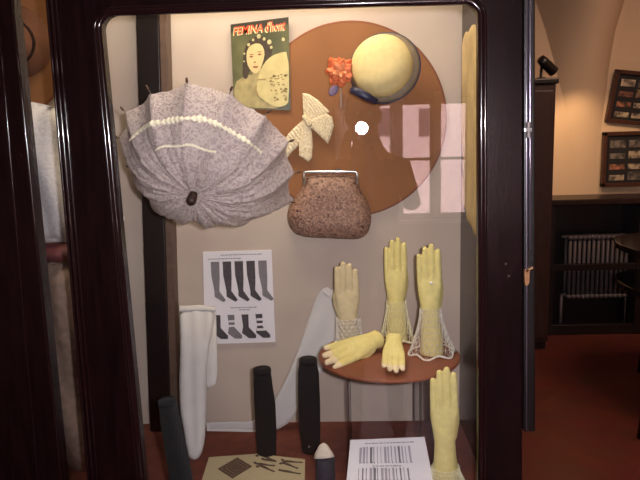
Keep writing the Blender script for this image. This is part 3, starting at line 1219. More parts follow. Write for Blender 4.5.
def lacify(mt, c1, c2, scale, bump=1.0):
    nt = mt.node_tree
    b = nt.nodes['Principled BSDF']
    tc = nt.nodes.new('ShaderNodeTexCoord')
    v = nt.nodes.new('ShaderNodeTexVoronoi')
    v.feature = 'DISTANCE_TO_EDGE'
    v.inputs['Scale'].default_value = scale
    nz = nt.nodes.new('ShaderNodeTexNoise')
    nz.inputs['Scale'].default_value = scale * 0.5
    nz.inputs['Detail'].default_value = 5
    mxv = nt.nodes.new('ShaderNodeMix')
    mxv.data_type = 'VECTOR'
    mxv.inputs['Factor'].default_value = 0.08
    nt.links.new(tc.outputs['Object'], nz.inputs['Vector'])
    nt.links.new(tc.outputs['Object'], mxv.inputs['A'])
    nt.links.new(nz.outputs['Color'], mxv.inputs['B'])
    nt.links.new(mxv.outputs['Result'], v.inputs['Vector'])
    r = nt.nodes.new('ShaderNodeValToRGB')
    r.color_ramp.elements[0].position = 0.02
    r.color_ramp.elements[1].position = 0.22
    r.color_ramp.elements[0].color = (*lin([x / 255 for x in c1]), 1)
    r.color_ramp.elements[1].color = (*lin([x / 255 for x in c2]), 1)
    nt.links.new(v.outputs['Distance'], r.inputs[0])
    nt.links.new(r.outputs[0], b.inputs['Base Color'])
    bp = nt.nodes.new('ShaderNodeBump')
    bp.inputs['Strength'].default_value = bump
    bp.inputs['Distance'].default_value = 0.003
    bp.invert = True
    nt.links.new(v.outputs['Distance'], bp.inputs['Height'])
    nt.links.new(bp.outputs[0], b.inputs['Normal'])


lacify(LILAC, (212, 196, 190), (176, 158, 158), 62, 1.0)
bm = bmesh.new()
band(bm, 0.02, 1.0, 22, 0.0, 0, 1)
can = from_bm('canopy', bm, LILAC, par, smooth=True)
FRILL = sheer('lilac_frill_lace', (196, 180, 184), 0.85)
lacify(FRILL, (216, 200, 194), (180, 162, 162), 66, 1.0)
for (r0, r1, am, of) in ((0.82, 1.02, 0.003, 0.005), (0.62, 0.85, 0.004, 0.008), (0.42, 0.66, 0.004, 0.009), (0.24, 0.46, 0.003, 0.009), (0.08, 0.28, 0.002, 0.008)):
    bm = bmesh.new()
    band(bm, r0, r1, 6, am, of, 46)
    from_bm('frill', bm, FRILL, can, smooth=True)
for (r0, r1, of, ta, tb_) in ((0.835, 0.88, 0.018, 42, 160), (0.66, 0.675, 0.018, 66, 125)):
    bm = bmesh.new()
    ta, tb_ = math.radians(ta), math.radians(tb_)
    rings = []
    for i in range(5):
        row = []
        for k in range(161):
            u = k / 160
            th = ta + (tb_ - ta) * u
            wd = (0.35 + 0.65 * abs(math.sin(9.3 * u + 1.2 * math.sin(23 * u)))) * math.sin(PI * (0.02 + 0.96 * u)) ** 0.5
            rr_ = (r0 + r1) / 2 + (i / 4 - 0.5) * (r1 - r0) * wd + 0.008 * math.sin(14 * u)
            row.append(bm.verts.new(dome(rr_, th, of + 0.004 * math.sin(PI * i / 4) + 0.003 * math.sin(190 * u + i))))
        rings.append(row)
    for i in range(4):
        for k in range(160):
            bm.faces.new((rings[i][k], rings[i][k + 1], rings[i + 1][k + 1], rings[i + 1][k]))
    from_bm('trim_band', bm, mat('cream_ruche', (246, 238, 214) if r0 > 0.7 else (0, 0, 0), 0.7, noise=0.15, nscale=90, bump=0.5, bscale=150), can, smooth=True)
for k in range(NRIB):
    th = (k - 0.35) / NRIB * 2 * PI
    p = dome(1.0, th)
    o_ = (pa * math.cos(th) + pb * math.sin(th))
    bm = bmesh.new()
    tube(bm, [dome(0.85, th, -0.004), p - ax * 0.004, p + o_ * 0.012 - ax * 0.006], 0.0014, 6)
    rb = from_bm('rib', bm, mat('steel_rib', (120, 110, 105), 0.4, metal=0.6), par)
    bm = bmesh.new()
    capsule(bm, p + o_ * 0.012 - ax * 0.006, p + o_ * 0.018 - ax * 0.009, 0.0035, 0.0028, 8)
    from_bm('rib_tip', bm, mat('dark_brown_tip', (72, 44, 30), 0.5), rb, smooth=True)
bm = bmesh.new()
ap = pc + ax * PH
tube(bm, [pc + ax * (PH + 0.02), pc - ax * 0.06], 0.005, 10)
from_bm('shaft', bm, mat('cupboard_wood', (0, 0, 0)), par, smooth=True)
bm = bmesh.new()
tube(bm, [ap + ax * 0.0, ap + ax * 0.016, ap + ax * 0.028, ap + ax * 0.034], [0.010, 0.0125, 0.0125, 0.008], 12)
from_bm('ferrule', bm, mat('dark_ferrule', (50, 30, 26), 0.5), par, smooth=True)
bm = bmesh.new()
top = dome(0.98, PI / 2, -0.01)
tube(bm, [pc - ax * 0.05, V((pc.x, BY - 0.02, pc.z + 0.14)), V((pc.x, BY - 0.001, pc.z + 0.15))], 0.002, 6)
from_bm('hanging_wire', bm, SILVER, par)

# ------------------------------------------------------------------ straw hat, flower
hy = 1.86
hcn = P(384, 67, hy)
hax = V((-0.22, -0.93, 0.20)).normalized()
hat = thing('straw_hat', 'round cream straw hat with dark edge and navy ribbon on the brown board', 'hat', hcn)
STRAW = mat('cream_straw', (222, 200, 142), 0.6, noise=0.1, nscale=60, bump=0.5, bscale=150, kind='wavez')
NAVY = mat('navy_ribbon', (32, 32, 62), 0.45)
hr = 31.5 / F * hy
bm = bmesh.new()
prof = [(0, 0.062), (hr * 0.35, 0.061), (hr * 0.62, 0.054), (hr * 0.82, 0.040), (hr * 0.90, 0.022), (hr * 0.91, 0.004), (hr * 0.90, 0.0), (0, 0.0)]
prof = [(a * 1.04, b) for a, b in prof]
revolve(bm, prof, hcn - V((0.005, 0, 0)), hax, 48)
from_bm('crown', bm, STRAW, hat, smooth=True)
bm = bmesh.new()
revolve(bm, [(hr * 0.88, 0.003), (hr * 1.04, 0.0), (hr * 1.09, -0.008), (hr * 1.08, -0.012), (hr * 0.88, -0.003)], hcn, hax, 48)
from_bm('brim', bm, mat('dark_straw_brim', (120, 104, 84), 0.6, noise=0.2), hat, smooth=True)
bm = bmesh.new()
a_ = hax.cross(V((0, 0, 1))).normalized()
b_ = hax.cross(a_).normalized()
if b_.z < 0:
    b_ = -b_
if a_.x < 0:
    a_ = -a_
tube(bm, [hcn + a_ * math.cos(2 * PI * k / 64) * hr * 1.09 + b_ * math.sin(2 * PI * k / 64) * hr * 1.09 - hax * 0.009 for k in range(64)], 0.0028, 8, closed=True)
from_bm('brim_piping', bm, NAVY, hat, smooth=True)
bm = bmesh.new()
N = 40
for k in range(N):
    t0 = math.radians(193 + 92 * k / N)
    t1 = math.radians(193 + 92 * (k + 1) / N)
    w0 = 0.017 * math.sin(PI * (k + 0.4) / (N + 1)) ** 0.4
    w1_ = 0.017 * math.sin(PI * (k + 1.2) / (N + 1)) ** 0.4
    r = hr * 0.935
    A = [hcn + a_ * math.cos(t_) * r * s + b_ * math.sin(t_) * r * s + hax * h_ for (t_, h_, s) in ((t0, 0.004, 1), (t1, 0.004, 1), (t1, 0.004 + w1_, 0.99), (t0, 0.004 + w0, 0.99))]
    B = [p - hax * 0 + (hcn - p).normalized() * 0.004 for p in A]
    hexa(bm, A, B)
from_bm('hat_band', bm, NAVY, hat, smooth=True)
# ribbon tail at the lower left
bm = bmesh.new()
tube(bm, [P(351, 90, hy - 0.04), P(358, 92, hy - 0.05), P(367, 97, hy - 0.05), P(377, 102, hy - 0.045)], [0.009, 0.012, 0.012, 0.008], 12, flat=0.6)
from_bm('ribbon_tail', bm, NAVY, hat, smooth=True)
bm = bmesh.new()
tube(bm, [hcn - hax * 0.0, V((hcn.x, BY - 0.02, hcn.z))], 0.004, 8)
from_bm('support_peg', bm, SILVER, hat)

fl = thing('cloth_flower', 'ruffled coral orange cloth flower at the left rim of the straw hat', 'flower', P(340, 72, 1.86))
fc = P(340, 72, 1.86)
rnd = random.Random(3)
for lay, (npet, rad_, lift, mcol) in enumerate(((8, 0.047, 0.0, (222, 112, 66)), (7, 0.036, 0.012, (232, 130, 84)), (5, 0.022, 0.02, (236, 150, 104)))):
    for k in range(npet):
        th = 2 * PI * (k + 0.4 * lay) / npet + rnd.uniform(-0.15, 0.15)
        L = rad_ * rnd.uniform(0.85, 1.1)
        d1 = V((math.cos(th), 0, math.sin(th)))
        d2 = V((-math.sin(th), 0, math.cos(th)))
        bm = bmesh.new()
        g = []
        for i in range(7):
            u = i / 6
            row = []
            w = L * 0.42 * math.sin(PI * min(1, 0.12 + u * 0.8)) ** 0.7
            for j in range(7):
                s = j / 3 - 1
                y = -lift - 0.012 * u + 0.010 * s * s - 0.004 * math.sin(5 * s + 6 * u + k)
                row.append(bm.verts.new(fc + d1 * (L * u * (1 - 0.12 * s * s)) + d2 * w * s + V((0, y, 0))))
            g.append(row)
        for i in range(6):
            for j in range(6):
                bm.faces.new((g[i][j], g[i][j + 1], g[i + 1][j + 1], g[i + 1][j]))
        o = from_bm('petal', bm, mat('coral_cloth_%d' % lay, mcol, 0.7, noise=0.15, nscale=60), fl, smooth=True)
        sd = o.modifiers.new('solid', 'SOLIDIFY')
        sd.thickness = 0.0012
bm = bmesh.new()
tube(bm, [fc, fc + V((0.0, 0.02, -0.03)), V((fc.x + 0.002, BY - 0.016, fc.z - 0.055)), V((fc.x, BY - 0.018, fc.z - 0.1))], 0.003, 8)
tube(bm, [fc, V((fc.x, BY - 0.014, fc.z))], 0.003, 8)
from_bm('stem', bm, mat('pale_stem', (196, 170, 150), 0.6), fl, smooth=True)
bm = bmesh.new()
sheet(bm, [P(x, y, 1.88) for x, y in ((328, 90), (335, 84), (340, 88), (336, 95), (330, 97))], 0.002, inflate=0.003, inr=0.01, step=0.004, sm=2)
from_bm('leaf', bm, mat('grey_violet_leaf', (126, 106, 138), 0.6), fl, smooth=True)

# ------------------------------------------------------------------ lace bow
bow = thing('lace_bow', 'cream lace bow with fanned ends pinned on the brown round board', 'lace bow', P(308, 125, 1.925))
BOWM = mat('bow_lace', (236, 224, 192), 0.8, rgb2=(190, 166, 134), nscale=240, bump=0.6, bscale=260)


def fan_disp(n_, amp, fx=1.0, fy=0.3):
    return lambda u, v: amp * math.sin(n_ * (u * fx + v * fy))


wings = (
    ([(302.5, 93), (309, 94), (318, 100), (326, 108), (330, 112), (324, 115), (315, 120), (308, 122), (304, 121), (303, 108)], 'wing', 900),
    ([(307, 121), (316, 117), (326, 113), (332, 117), (334, 126), (331, 136), (328, 144), (324, 140), (318, 134), (310, 127)], 'wing', 700),
    ([(303, 120), (309, 124), (306, 134), (300, 144), (292, 152), (287, 158), (283, 150), (284, 142), (288, 134), (296, 126)], 'wing', 700),
    ([(303, 122), (310, 123), (312, 134), (313, 146), (312, 158), (308, 162), (303, 158), (299, 156), (299, 145), (301, 132)], 'tail', 900))
for i, (o_, nm, fq) in enumerate(wings):
    bm = bmesh.new()
    yy = BY - 0.020 - 0.003 * i
    sheet(bm, [P(x, y, yy) for x, y in o_], 0.0015, disp=fan_disp(fq, 0.0022, 1 if i in (1, 3) else 0.7, 0.5), inflate=0.004, inr=0.01, step=0.0035)
    from_bm(nm, bm, BOWM, bow, smooth=True)
bm = bmesh.new()
capsule(bm, P(305, 117, BY - 0.035), P(309, 124, BY - 0.035), 0.009, 0.009, 12)
from_bm('knot', bm, BOWM, bow, smooth=True)

# ------------------------------------------------------------------ handbag
hb = thing('handbag', 'brown beaded handbag with silver frame hanging below the round board', 'handbag', P(329, 210, 1.9))


def bag_mat():
    mt = mat('brown_beadwork', (140, 100, 84), 0.55)
    nt = mt.node_tree
    b = nt.nodes['Principled BSDF']
    tc = [n for n in nt.nodes if n.type == 'TEX_COORD'][0]
    v = nt.nodes.new('ShaderNodeTexVoronoi')
    v.inputs['Scale'].default_value = 190
    v2 = nt.nodes.new('ShaderNodeTexVoronoi')
    v2.inputs['Scale'].default_value = 44
    nt.links.new(tc.outputs['Object'], v.inputs['Vector'])
    nt.links.new(tc.outputs['Object'], v2.inputs['Vector'])
    r = nt.nodes.new('ShaderNodeValToRGB')
    r.color_ramp.elements[0].color = (*lin((84 / 255, 52 / 255, 44 / 255)), 1)
    r.color_ramp.elements[1].color = (*lin((176 / 255, 138 / 255, 118 / 255)), 1)
    nt.links.new(v.outputs['Color'], r.inputs[0])
    r2 = nt.nodes.new('ShaderNodeValToRGB')
    r2.color_ramp.elements[0].position = 0.12
    r2.color_ramp.elements[1].position = 0.2
    nt.links.new(v2.outputs['Distance'], r2.inputs[0])
    mx = nt.nodes.new('ShaderNodeMix')
    mx.data_type = 'RGBA'
    nt.links.new(r2.outputs[0], mx.inputs['Factor'])
    mx.inputs['A'].default_value = (*lin((66 / 255, 30 / 255, 34 / 255)), 1)
    nt.links.new(r.outputs[0], mx.inputs['B'])
    nt.links.new(mx.outputs['Result'], b.inputs['Base Color'])
    bp = nt.nodes.new('ShaderNodeBump')
    bp.inputs['Strength'].default_value = 0.8
    bp.inputs['Distance'].default_value = 0.002
    bp.invert = True
    nt.links.new(v.outputs['Distance'], bp.inputs['Height'])
    nt.links.new(bp.outputs[0], b.inputs['Normal'])
    return mt


bm = bmesh.new()
o_ = [(305, 174), (356, 173), (358.5, 184), (362, 192), (368, 202), (371.5, 213), (371, 225), (367, 235), (358, 239.5), (340, 238.5), (320, 238), (300, 236.5), (291, 230), (287, 220), (288, 209), (293, 200), (300, 190), (304, 184)]
sheet(bm, [P(x, y, BY - 0.016) for x, y in o_], 0.002, inflate=0.045, inr=0.06, step=0.007, disp=lambda u, v: 0.002 * math.sin(90 * u) * max(0, -v * 8), sm=1)
from_bm('bag_body', bm, bag_mat(), hb, smooth=True)
bm = bmesh.new()
yb = BY - 0.045
pts = [(304.2, 185), (304, 173.5), (305, 172), (330, 171.6), (355, 171.6), (357.2, 173), (357.5, 185)]
tube(bm, [P(x, y, yb) for x, y in pts], 0.0042, 8)
tube(bm, [P(x, y + 0.5, yb + 0.016) for x, y in pts], 0.0042, 8)
from_bm('clasp_frame', bm, SILVER, hb, smooth=True)
bm = bmesh.new()
capsule(bm, P(336.5, 169.5, yb), P(340, 170, yb), 0.004, 0.004, 10)
from_bm('clasp_knob', bm, mat('dark_clasp', (90, 80, 80), 0.3, metal=0.7), hb, smooth=True)

# ------------------------------------------------------------------ ivory cloth on the right side wall
bm = bmesh.new()
n_ = V((-(BY - GY - 0.04), (xr_back - sLx), 0)).normalized()
p0 = V((xr_back - 0.008, BY, 1))
o_ = [(465.5, 34), (477, 22), (481, 26), (482, 240), (479, 238), (472, 226), (467, 212), (465.5, 190), (467, 165), (465, 130), (466, 80)]
sheet(bm, [PP(x, y, p0, n_) for x, y in o_], 0.002, disp=lambda u, v: 0.004 * math.sin(60 * u), inflate=0.010, inr=0.03, step=0.015, sm=1)
oo = from_bm('ivory_cloth', bm, mat('ivory_cloth', (198, 172, 128), 0.8, noise=0.25, nscale=14), None, smooth=True)
tag(oo, 'narrow ivory cloth hanging on the right side wall of the case', 'cloth')

# ------------------------------------------------------------------ round shelf
DZ = P(388, 357, 1.735).z
dc = PZ(388.5, 353.5, DZ)
dr = 70 / F * (dc - CAM).dot(fw)
shelf = thing('round_shelf', 'small round brown shelf on clear acrylic legs carrying the cream gloves', 'shelf', V((dc.x, dc.y, ZF)))
bm = bmesh.new()
revolve(bm, [(0, 0), (dr - 0.003, 0), (dr, -0.003), (dr, -0.007), (dr - 0.003, -0.010), (0, -0.010)], dc, (0, 0, 1), 80)
from_bm('shelf_top', bm, mat('brown_shelf_veneer', (132, 72, 48), 0.55, noise=0.15, nscale=20), shelf)
for px in (349.5, 418):
    q = P(px, 400, dc.y)
    bm = bmesh.new()
    box(bm, (q.x - 0.004, dc.y - 0.06, ZF + 0.001), (q.x + 0.004, dc.y + 0.06, DZ - 0.0105))
    from_bm('support_panel', bm, ACRYL, shelf, bevel=0.001)

# ------------------------------------------------------------------ hands in gloves
HANDS = {}


def hand_mesh(z0, spread=0.0, curl=0.0, mirror_=1, thumb=True):
    key = (z0, spread, curl, mirror_, thumb)
    if key in HANDS:
        return HANDS[key]
    bm = bmesh.new()
    secs = [(0.0, 0.031, 0.027), (0.04, 0.029, 0.025), (0.08, 0.025, 0.020), (0.105, 0.0235, 0.0175), (0.125, 0.026, 0.0165), (0.145, 0.0290, 0.0145), (0.165, 0.0315, 0.0120), (0.18, 0.0315, 0.0098), (0.19, 0.029, 0.007)]
    secs = [s for s in secs if s[0] >= z0 - 1e-6]
    n = 28
    rings = []
    for (z, a, b) in secs:
        rings.append([bm.verts.new((a * math.cos(2 * PI * k / n), b * math.sin(2 * PI * k / n), z)) for k in range(n)])
    for i in range(len(rings) - 1):
        for k in range(n):
            bm.faces.new((rings[i][k], rings[i][(k + 1) % n], rings[i + 1][(k + 1) % n], rings[i + 1][k]))
    bm.faces.new(rings[0][::-1])
    bm.faces.new(rings[-1])
    for (x, L, r, sx) in ((-0.0236, 0.072, 0.0088, -0.5), (-0.0079, 0.084, 0.0091, -0.12), (0.0082, 0.078, 0.0089, 0.2), (0.0234, 0.062, 0.0080, 0.6)):
        x *= mirror_
        sx *= mirror_
        p = V((x, 0, 0.168))
        a1 = curl * 0.5
        pts = [p]
        ang = 0.0
        for j, fr in enumerate((0.42 + 0.012 / L, 0.32, 0.26)):
            ang += curl * (0.5, 0.8, 0.6)[j]
            p = p + V((sx * spread * L * fr, -math.sin(ang) * L * fr, math.cos(ang) * L * fr))
            pts.append(p)
        rr = (r, r * 0.98, r * 0.92, r * 0.78)
        for j in range(3):
            capsule(bm, pts[j], pts[j + 1], rr[j], rr[j + 1])
    if thumb:
        t_ = [V((-0.016 * mirror_, 0.004, 0.118)), V((-0.0255 * mirror_, 0.010, 0.145)), V((-0.0275 * mirror_, 0.013, 0.168)), V((-0.024 * mirror_, 0.014, 0.186))]
        for j in range(3):
            capsule(bm, t_[j], t_[j + 1], (0.013, 0.0105, 0.009)[j], (0.0105, 0.009, 0.0072)[j])
    me = bpy.data.meshes.new('h')
    bmesh.ops.recalc_face_normals(bm, faces=bm.faces)
    bm.to_mesh(me)
    bm.free()
    o = bpy.data.objects.new('h', me)
    col.objects.link(o)
    md = o.modifiers.new('r', 'REMESH')
    md.mode = 'VOXEL'
    md.voxel_size = 0.0016
    sm = o.modifiers.new('s', 'SMOOTH')
    sm.iterations = 7
    sm.factor = 0.5
    res = evaluated(o)
    bpy.data.objects.remove(o)
    HANDS[key] = res
    return res


def glove(label, base, tip, face, z0, m_, width=1.0, spread=0.0, curl=0.0, mirror_=1, bare=False, cuff=None, thumb=True, group='gloves on display hands'):
    """face = direction the back of the hand looks"""
    base, tip = V(base), V(tip)
    zx = (tip - base)
    L = 0.2705 - z0
    s = zx.length / L
    zx.normalize()
    fy = V(face) - zx * V(face).dot(zx)
    fy.normalize()           # local -Y looks this way
    yx = -fy
    xx = yx.cross(zx)
    M = Matrix(((xx.x * s * width, yx.x * s, zx.x * s, base.x), (xx.y * s * width, yx.y * s, zx.y * s, base.y), (xx.z * s * width, yx.z * s, zx.z * s, base.z), (0, 0, 0, 1))) @ Matrix.Translation((0, 0, -z0))
    t_ = thing('glove', label, 'glove', base, group)
    me = hand_mesh(z0, spread, curl, mirror_, thumb).copy()
    if bare:
        for p in me.polygons:
            c = p.center
            if c.z > 0.238 + 0.12 * abs(c.x) * -1:
                p.material_index = 1
    for p in me.polygons:
        p.use_smooth = True
    me.transform(M)
    link('hand', me, [m_, SKINTIP], t_)
    if cuff:
        zc0, zc1, r0, r1, nth, nz, th, mm, sc = cuff
        bm = bmesh.new()
        rings = []
        for i in range(nz + 1):
            u = i / nz
            z = zc1 + (zc0 - zc1) * u
            rr = r0 + (r1 - r0) * u ** 1.6
            ring = []
            for k in range(nth):
                w = 2 * PI * (k + 0.5 * (i % 2)) / nth
                wob = 1 + sc * u * math.sin(w * nth / 4)
                dz = -0.006 * (u ** 4) * (math.sin(w * nth / 4)) if i == nz else 0
                ring.append(bm.verts.new((rr * wob * math.cos(w), rr * 0.82 * wob * math.sin(w), z + dz)))
            rings.append(ring)
        for i in range(nz):
            for k in range(nth):
                k2 = (k + 1) % nth
                if i % 2 == 0:
                    bm.faces.new((rings[i][k], rings[i][k2], rings[i + 1][k]))
                    bm.faces.new((rings[i][k2], rings[i + 1][k2], rings[i + 1][k]))
                else:
                    bm.faces.new((rings[i][k], rings[i][k2], rings[i + 1][k2]))
                    bm.faces.new((rings[i][k], rings[i + 1][k2], rings[i + 1][k]))
        mc = bpy.data.meshes.new('c')
        bm.to_mesh(mc)
        bm.free()
        o = bpy.data.objects.new('c', mc)
        col.objects.link(o)
        wf = o.modifiers.new('w', 'WIREFRAME')
        wf.thickness = th
        wf.use_even_offset = False
        res = evaluated(o)
        bpy.data.objects.remove(o)
        # a thicker, beaded hem
        bmh = bmesh.new()
        bmh.from_mesh(res)
        hem = []
        for k in range(72):
            w = 2 * PI * k / 72
            wob = 1 + sc * math.sin(w * nth / 4)
            hem.append(V((r1 * wob * math.cos(w), r1 * 0.82 * wob * math.sin(w), zc0 - 0.004 * math.sin(w * nth / 4))))
        tube(bmh, hem, th * 1.3, 6, closed=True)
        bmh.transform(M)
        from_bm('lace_cuff', bmh, mm, t_)
    return t_


topz = DZ + 0.0015


def on_disc(px, py, h=0.0):
    return PZ(px, py, topz + h)


def above(b, px, py):
    """the point straight above b (same depth) that shows at px,py"""
    p = P(px, py, b.y)
    return p


b1 = on_disc(349, 341)
b1.y = min(b1.y, 1.85)
glove('pale sheer beige glove standing fingers up, leftmost on the round shelf', V((b1.x, b1.y, topz)), above(b1, 346, 261.5), (0.1, -1, 0), 0.03, CREAMP, width=1.1, spread=0.0,
      cuff=(0.034, 0.108, 0.030, 0.035, 14, 7, 0.0042, LACEW, 0.04))
b2 = on_disc(397, 340)
glove('yellow cream glove standing fingers up mid shelf, with lacy wrist', V((b2.x, b2.y, topz)), above(b2, 395, 237.5), (0.0, -1, 0), 0.0, CREAM, width=0.92, spread=0.02, mirror_=-1,
      cuff=(0.006, 0.105, 0.027, 0.049, 24, 9, 0.0020, LACE, 0.05))
b3 = on_disc(432, 353)
g3 = glove('yellow glove with wide white string lace cuff standing rightmost on the round shelf', V((b3.x, b3.y, topz)), above(b3, 428, 244), (-0.1, -1, 0), 0.0, CREAM, width=0.92, spread=0.02, mirror_=-1,
      cuff=(0.004, 0.115, 0.027, 0.060, 24, 8, 0.0019, LACEW, 0.06))
bm = bmesh.new()
q = P(431, 283, b3.y - 0.014)
capsule(bm, q, q + V((0.001, 0, 0)), 0.0045, 0.0045, 10)
from_bm('pearl_button', bm, WHITE, g3, smooth=True)
# lying gloves
b4 = PZ(380, 338, topz + 0.033)
t4 = PZ(322.5, 361, topz + 0.016)
glove('cream fingerless glove lying palm down at the left of the round shelf', b4, t4, (0.1, -0.7, 0.75), 0.075, CREAM, width=1.05, spread=0.10, bare=True, curl=0.03)
b5 = PZ(394, 337, topz + 0.07)
t5 = PZ(393, 373, topz + 0.009)
b5 = P(394, 336, t5.y + 0.135)
glove('cream fingerless glove lying with fingers pointing to the glass, middle of the round shelf', b5, t5, (0, -0.5, 0.8), 0.075, CREAM, width=1.3, spread=0.05, bare=True, curl=0.03, thumb=False)
# low glove on the case floor
b6 = PZ(446, 488, ZF + 0.001)
glove('yellow glove with frilled lace cuff standing on the case floor beside the card', V((b6.x, b6.y, ZF + 0.001)), above(b6, 443, 367), (0.0, -1, 0), 0.0, CREAM, width=0.92, spread=0.0, mirror_=-1,
      cuff=(0.004, 0.050, 0.031, 0.047, 28, 6, 0.0030, LACE, 0.10))

# ------------------------------------------------------------------ white stockings
WSTK = mat('white_cotton', (206, 200, 198), 0.85, noise=0.08, nscale=20, bump=0.2, bscale=40)
ws = PZ(198, 459, ZF + 0.001)
tp = P(198, 307, BY - 0.035)
n1 = (V((1, 0, 0))).cross(tp - ws).normalized()
st = thing('white_stocking', 'long white cotton stocking leaning on the back cloth beside the dark post', 'stocking', ws)
bm = bmesh.new()
o_ = [(179, 307), (200, 306), (215.5, 308), (213, 330), (208, 350), (206.5, 385), (206, 420), (205, 440), (202, 453), (197, 460), (190, 459), (187, 448), (184, 430), (180, 412), (179, 380), (180.5, 345)]
sheet(bm, [PP(x, y, ws, n1) for x, y in o_], 0.003, inflate=0.012, inr=0.02, step=0.009, disp=lambda u, v: 0.002 * math.sin(140 * u + 12 * v), sm=1)
from_bm('leg_part', bm, WSTK, st, smooth=True)
bm = bmesh.new()
o_ = [(206, 309), (216, 308), (217, 345), (218, 383), (210, 388), (204, 386)]
sheet(bm, [PP(x, y, ws + V((0, 0.012, 0)), n1) for x, y in o_], 0.003, inflate=0.004, inr=0.02, step=0.009, disp=lambda u, v: 0.0015 * math.sin(120 * u), sm=1)
from_bm('folded_part', bm, WSTK, st, smooth=True)
bm = bmesh.new()
o_ = [(179, 306), (200, 305), (216, 307), (216, 312), (200, 311), (179, 312)]
sheet(bm, [PP(x, y, ws - V((0, 0.014, 0)), n1) for x, y in o_], 0.003, inflate=0.004, inr=0.006, step=0.005)
from_bm('top_hem', bm, WSTK, st, smooth=True)

SHR = sheer('sheer_white_nylon', (214, 210, 212), 0.62)
a0 = PZ(240, 432, ZF + 0.002)
a1 = P(330, 290, BY - 0.006)
n2 = V((1, 0, 0)).cross(a1 - V((a1.x, a0.y, a0.z))).normalized()
st2 = thing('sheer_stocking', 'sheer white stocking spread diagonally over the back cloth behind the dark stockings', 'stocking', a0)
bm = bmesh.new()
o_ = [(319, 291), (326, 286), (337, 293), (346, 304), (341, 330), (330, 356), (314, 386), (298, 410), (284, 428), (262, 432), (235, 431), (207, 431), (206, 422), (230, 421.5), (258, 421), (270, 408), (286, 380), (300, 345), (310, 315)]
sheet(bm, [PP(x, y, a0, n2) for x, y in o_], 0.0012, disp=lambda u, v: 0.0012 * math.sin(90 * (u * 0.9 - v * 0.5)), step=0.012, sm=1)
from_bm('stocking_leg', bm, SHR, st2, smooth=True)
bm = bmesh.new()
o_ = [(206, 422), (207, 431), (236, 431.5), (262, 432.2), (262, 430), (236, 429), (210, 429), (209, 423)]
sheet(bm, [PP(x, y, a0 - V((0, 0.003, 0)), n2) for x, y in o_], 0.0012)
o_ = [(322, 289), (327, 287), (338, 297), (345, 305), (343, 309), (334, 300), (323, 292)]
sheet(bm, [PP(x, y, a0 - V((0, 0.003, 0)), n2) for x, y in o_], 0.0012)
from_bm('stocking_hem', bm, WSTK, st2)

# ------------------------------------------------------------------ black stockings on leg forms


def leg_form(label, path, hw, Ybase_px, tip_cloth=False, name='black_stocking'):
    """path = centre px from bottom to top; hw = half widths px"""
    b = PZ(path[0][0], path[0][1], ZF + 0.001)
    t_ = thing(name, label, 'stocking', b, 'black stockings on leg forms')
    pts = []
    rs = []
    for (x, y), h in zip(path, hw):
        q = P(x, y, b.y)
        pts.append(q)
        rs.append(h / F * (q - CAM).dot(fw))
    pts[0] = V((pts[0].x, pts[0].y, ZF + 0.001))
    # resample
    P2, R2 = [], []
    for i in range(len(pts) - 1):
        for k in range(6):
            u = k / 6
            P2.append(pts[i].lerp(pts[i + 1], u))
            R2.append(rs[i] + (rs[i + 1] - rs[i]) * (u * u * (3 - 2 * u)))
    P2.append(pts[-1])
    R2.append(rs[-1])
    bm = bmesh.new()
    tube(bm, P2, R2, 28, caps=True)
    o = from_bm('stocking', bm, BLACKKNIT, t_, smooth=True)
    bm = bmesh.new()
    d_ = (pts[-1] - pts[-2]).normalized()
    tube(bm, [pts[-1] - d_ * 0.012, pts[-1] - d_ * 0.006, pts[-1] + d_ * 0.002], [rs[-1] * 1.04, rs[-1] * 1.07, rs[-1] * 1.0], 28)
    from_bm('top_band', bm, BLACKKNIT, t_, smooth=True)
    return b, t_


leg_form('black knitted stocking on a form standing centre, between white stocking and open booklet', [(267, 455), (266, 430), (265, 405), (263, 385), (262, 369)], [9.5, 10.5, 10.5, 9.5, 8.5], 0)
bb, tt = leg_form('black knitted stocking standing rightmost, beside the round shelf', [(311, 450), (310, 430), (309, 400), (308.5, 375), (308, 359)], [9, 10.5, 11, 10.5, 8.5], 0)
bm = bmesh.new()
q = P(309, 447, bb.y - 0.04)
capsule(bm, q, q + V((0.002, 0, 0.002)), 0.003, 0.003, 8)
from_bm('shiny_bead', bm, SILVER, tt)
leg_form('black knitted stocking standing leftmost at the foot of the dark post', [(187, 520), (183, 490), (178, 460), (171, 425), (167, 400)], [12, 11.5, 11, 10, 8.5], 0)
# dark toe with white cloth tip
q = PZ(325, 490, ZF + 0.001)
yy = q.y
cone = thing('dark_sock_roll', 'small dark sock roll topped with a folded white cloth tip', 'sock', q)
bm = bmesh.new()
pz = P(325, 457, yy)
tube(bm, [V((pz.x, yy, ZF + 0.001)), V((pz.x, yy, ZF + 0.03)), V((pz.x, yy, pz.z)), V((pz.x, yy, pz.z + 0.003))], [0.027, 0.027, 0.026, 0.022], 20)
from_bm('roll', bm, mat('dark_blue_grey_knit', (44, 42, 54), 0.8, noise=0.3, nscale=80, bump=0.5, bscale=120), cone, smooth=True)
bm = bmesh.new()
pt = P(323.5, 443, yy)
tube(bm, [V((pz.x - 0.002, yy - 0.004, pz.z + 0.001)), V((pz.x - 0.003, yy, pz.z + 0.012)), V((pt.x, yy, pt.z - 0.007)), V((pt.x, yy, pt.z))], [0.029, 0.024, 0.012, 0.003], 9, flat=0.7)
from_bm('cloth_tip', bm, mat('white_cloth_tip', (214, 200, 186), 0.8, noise=0.15, nscale=50), cone, smooth=True)

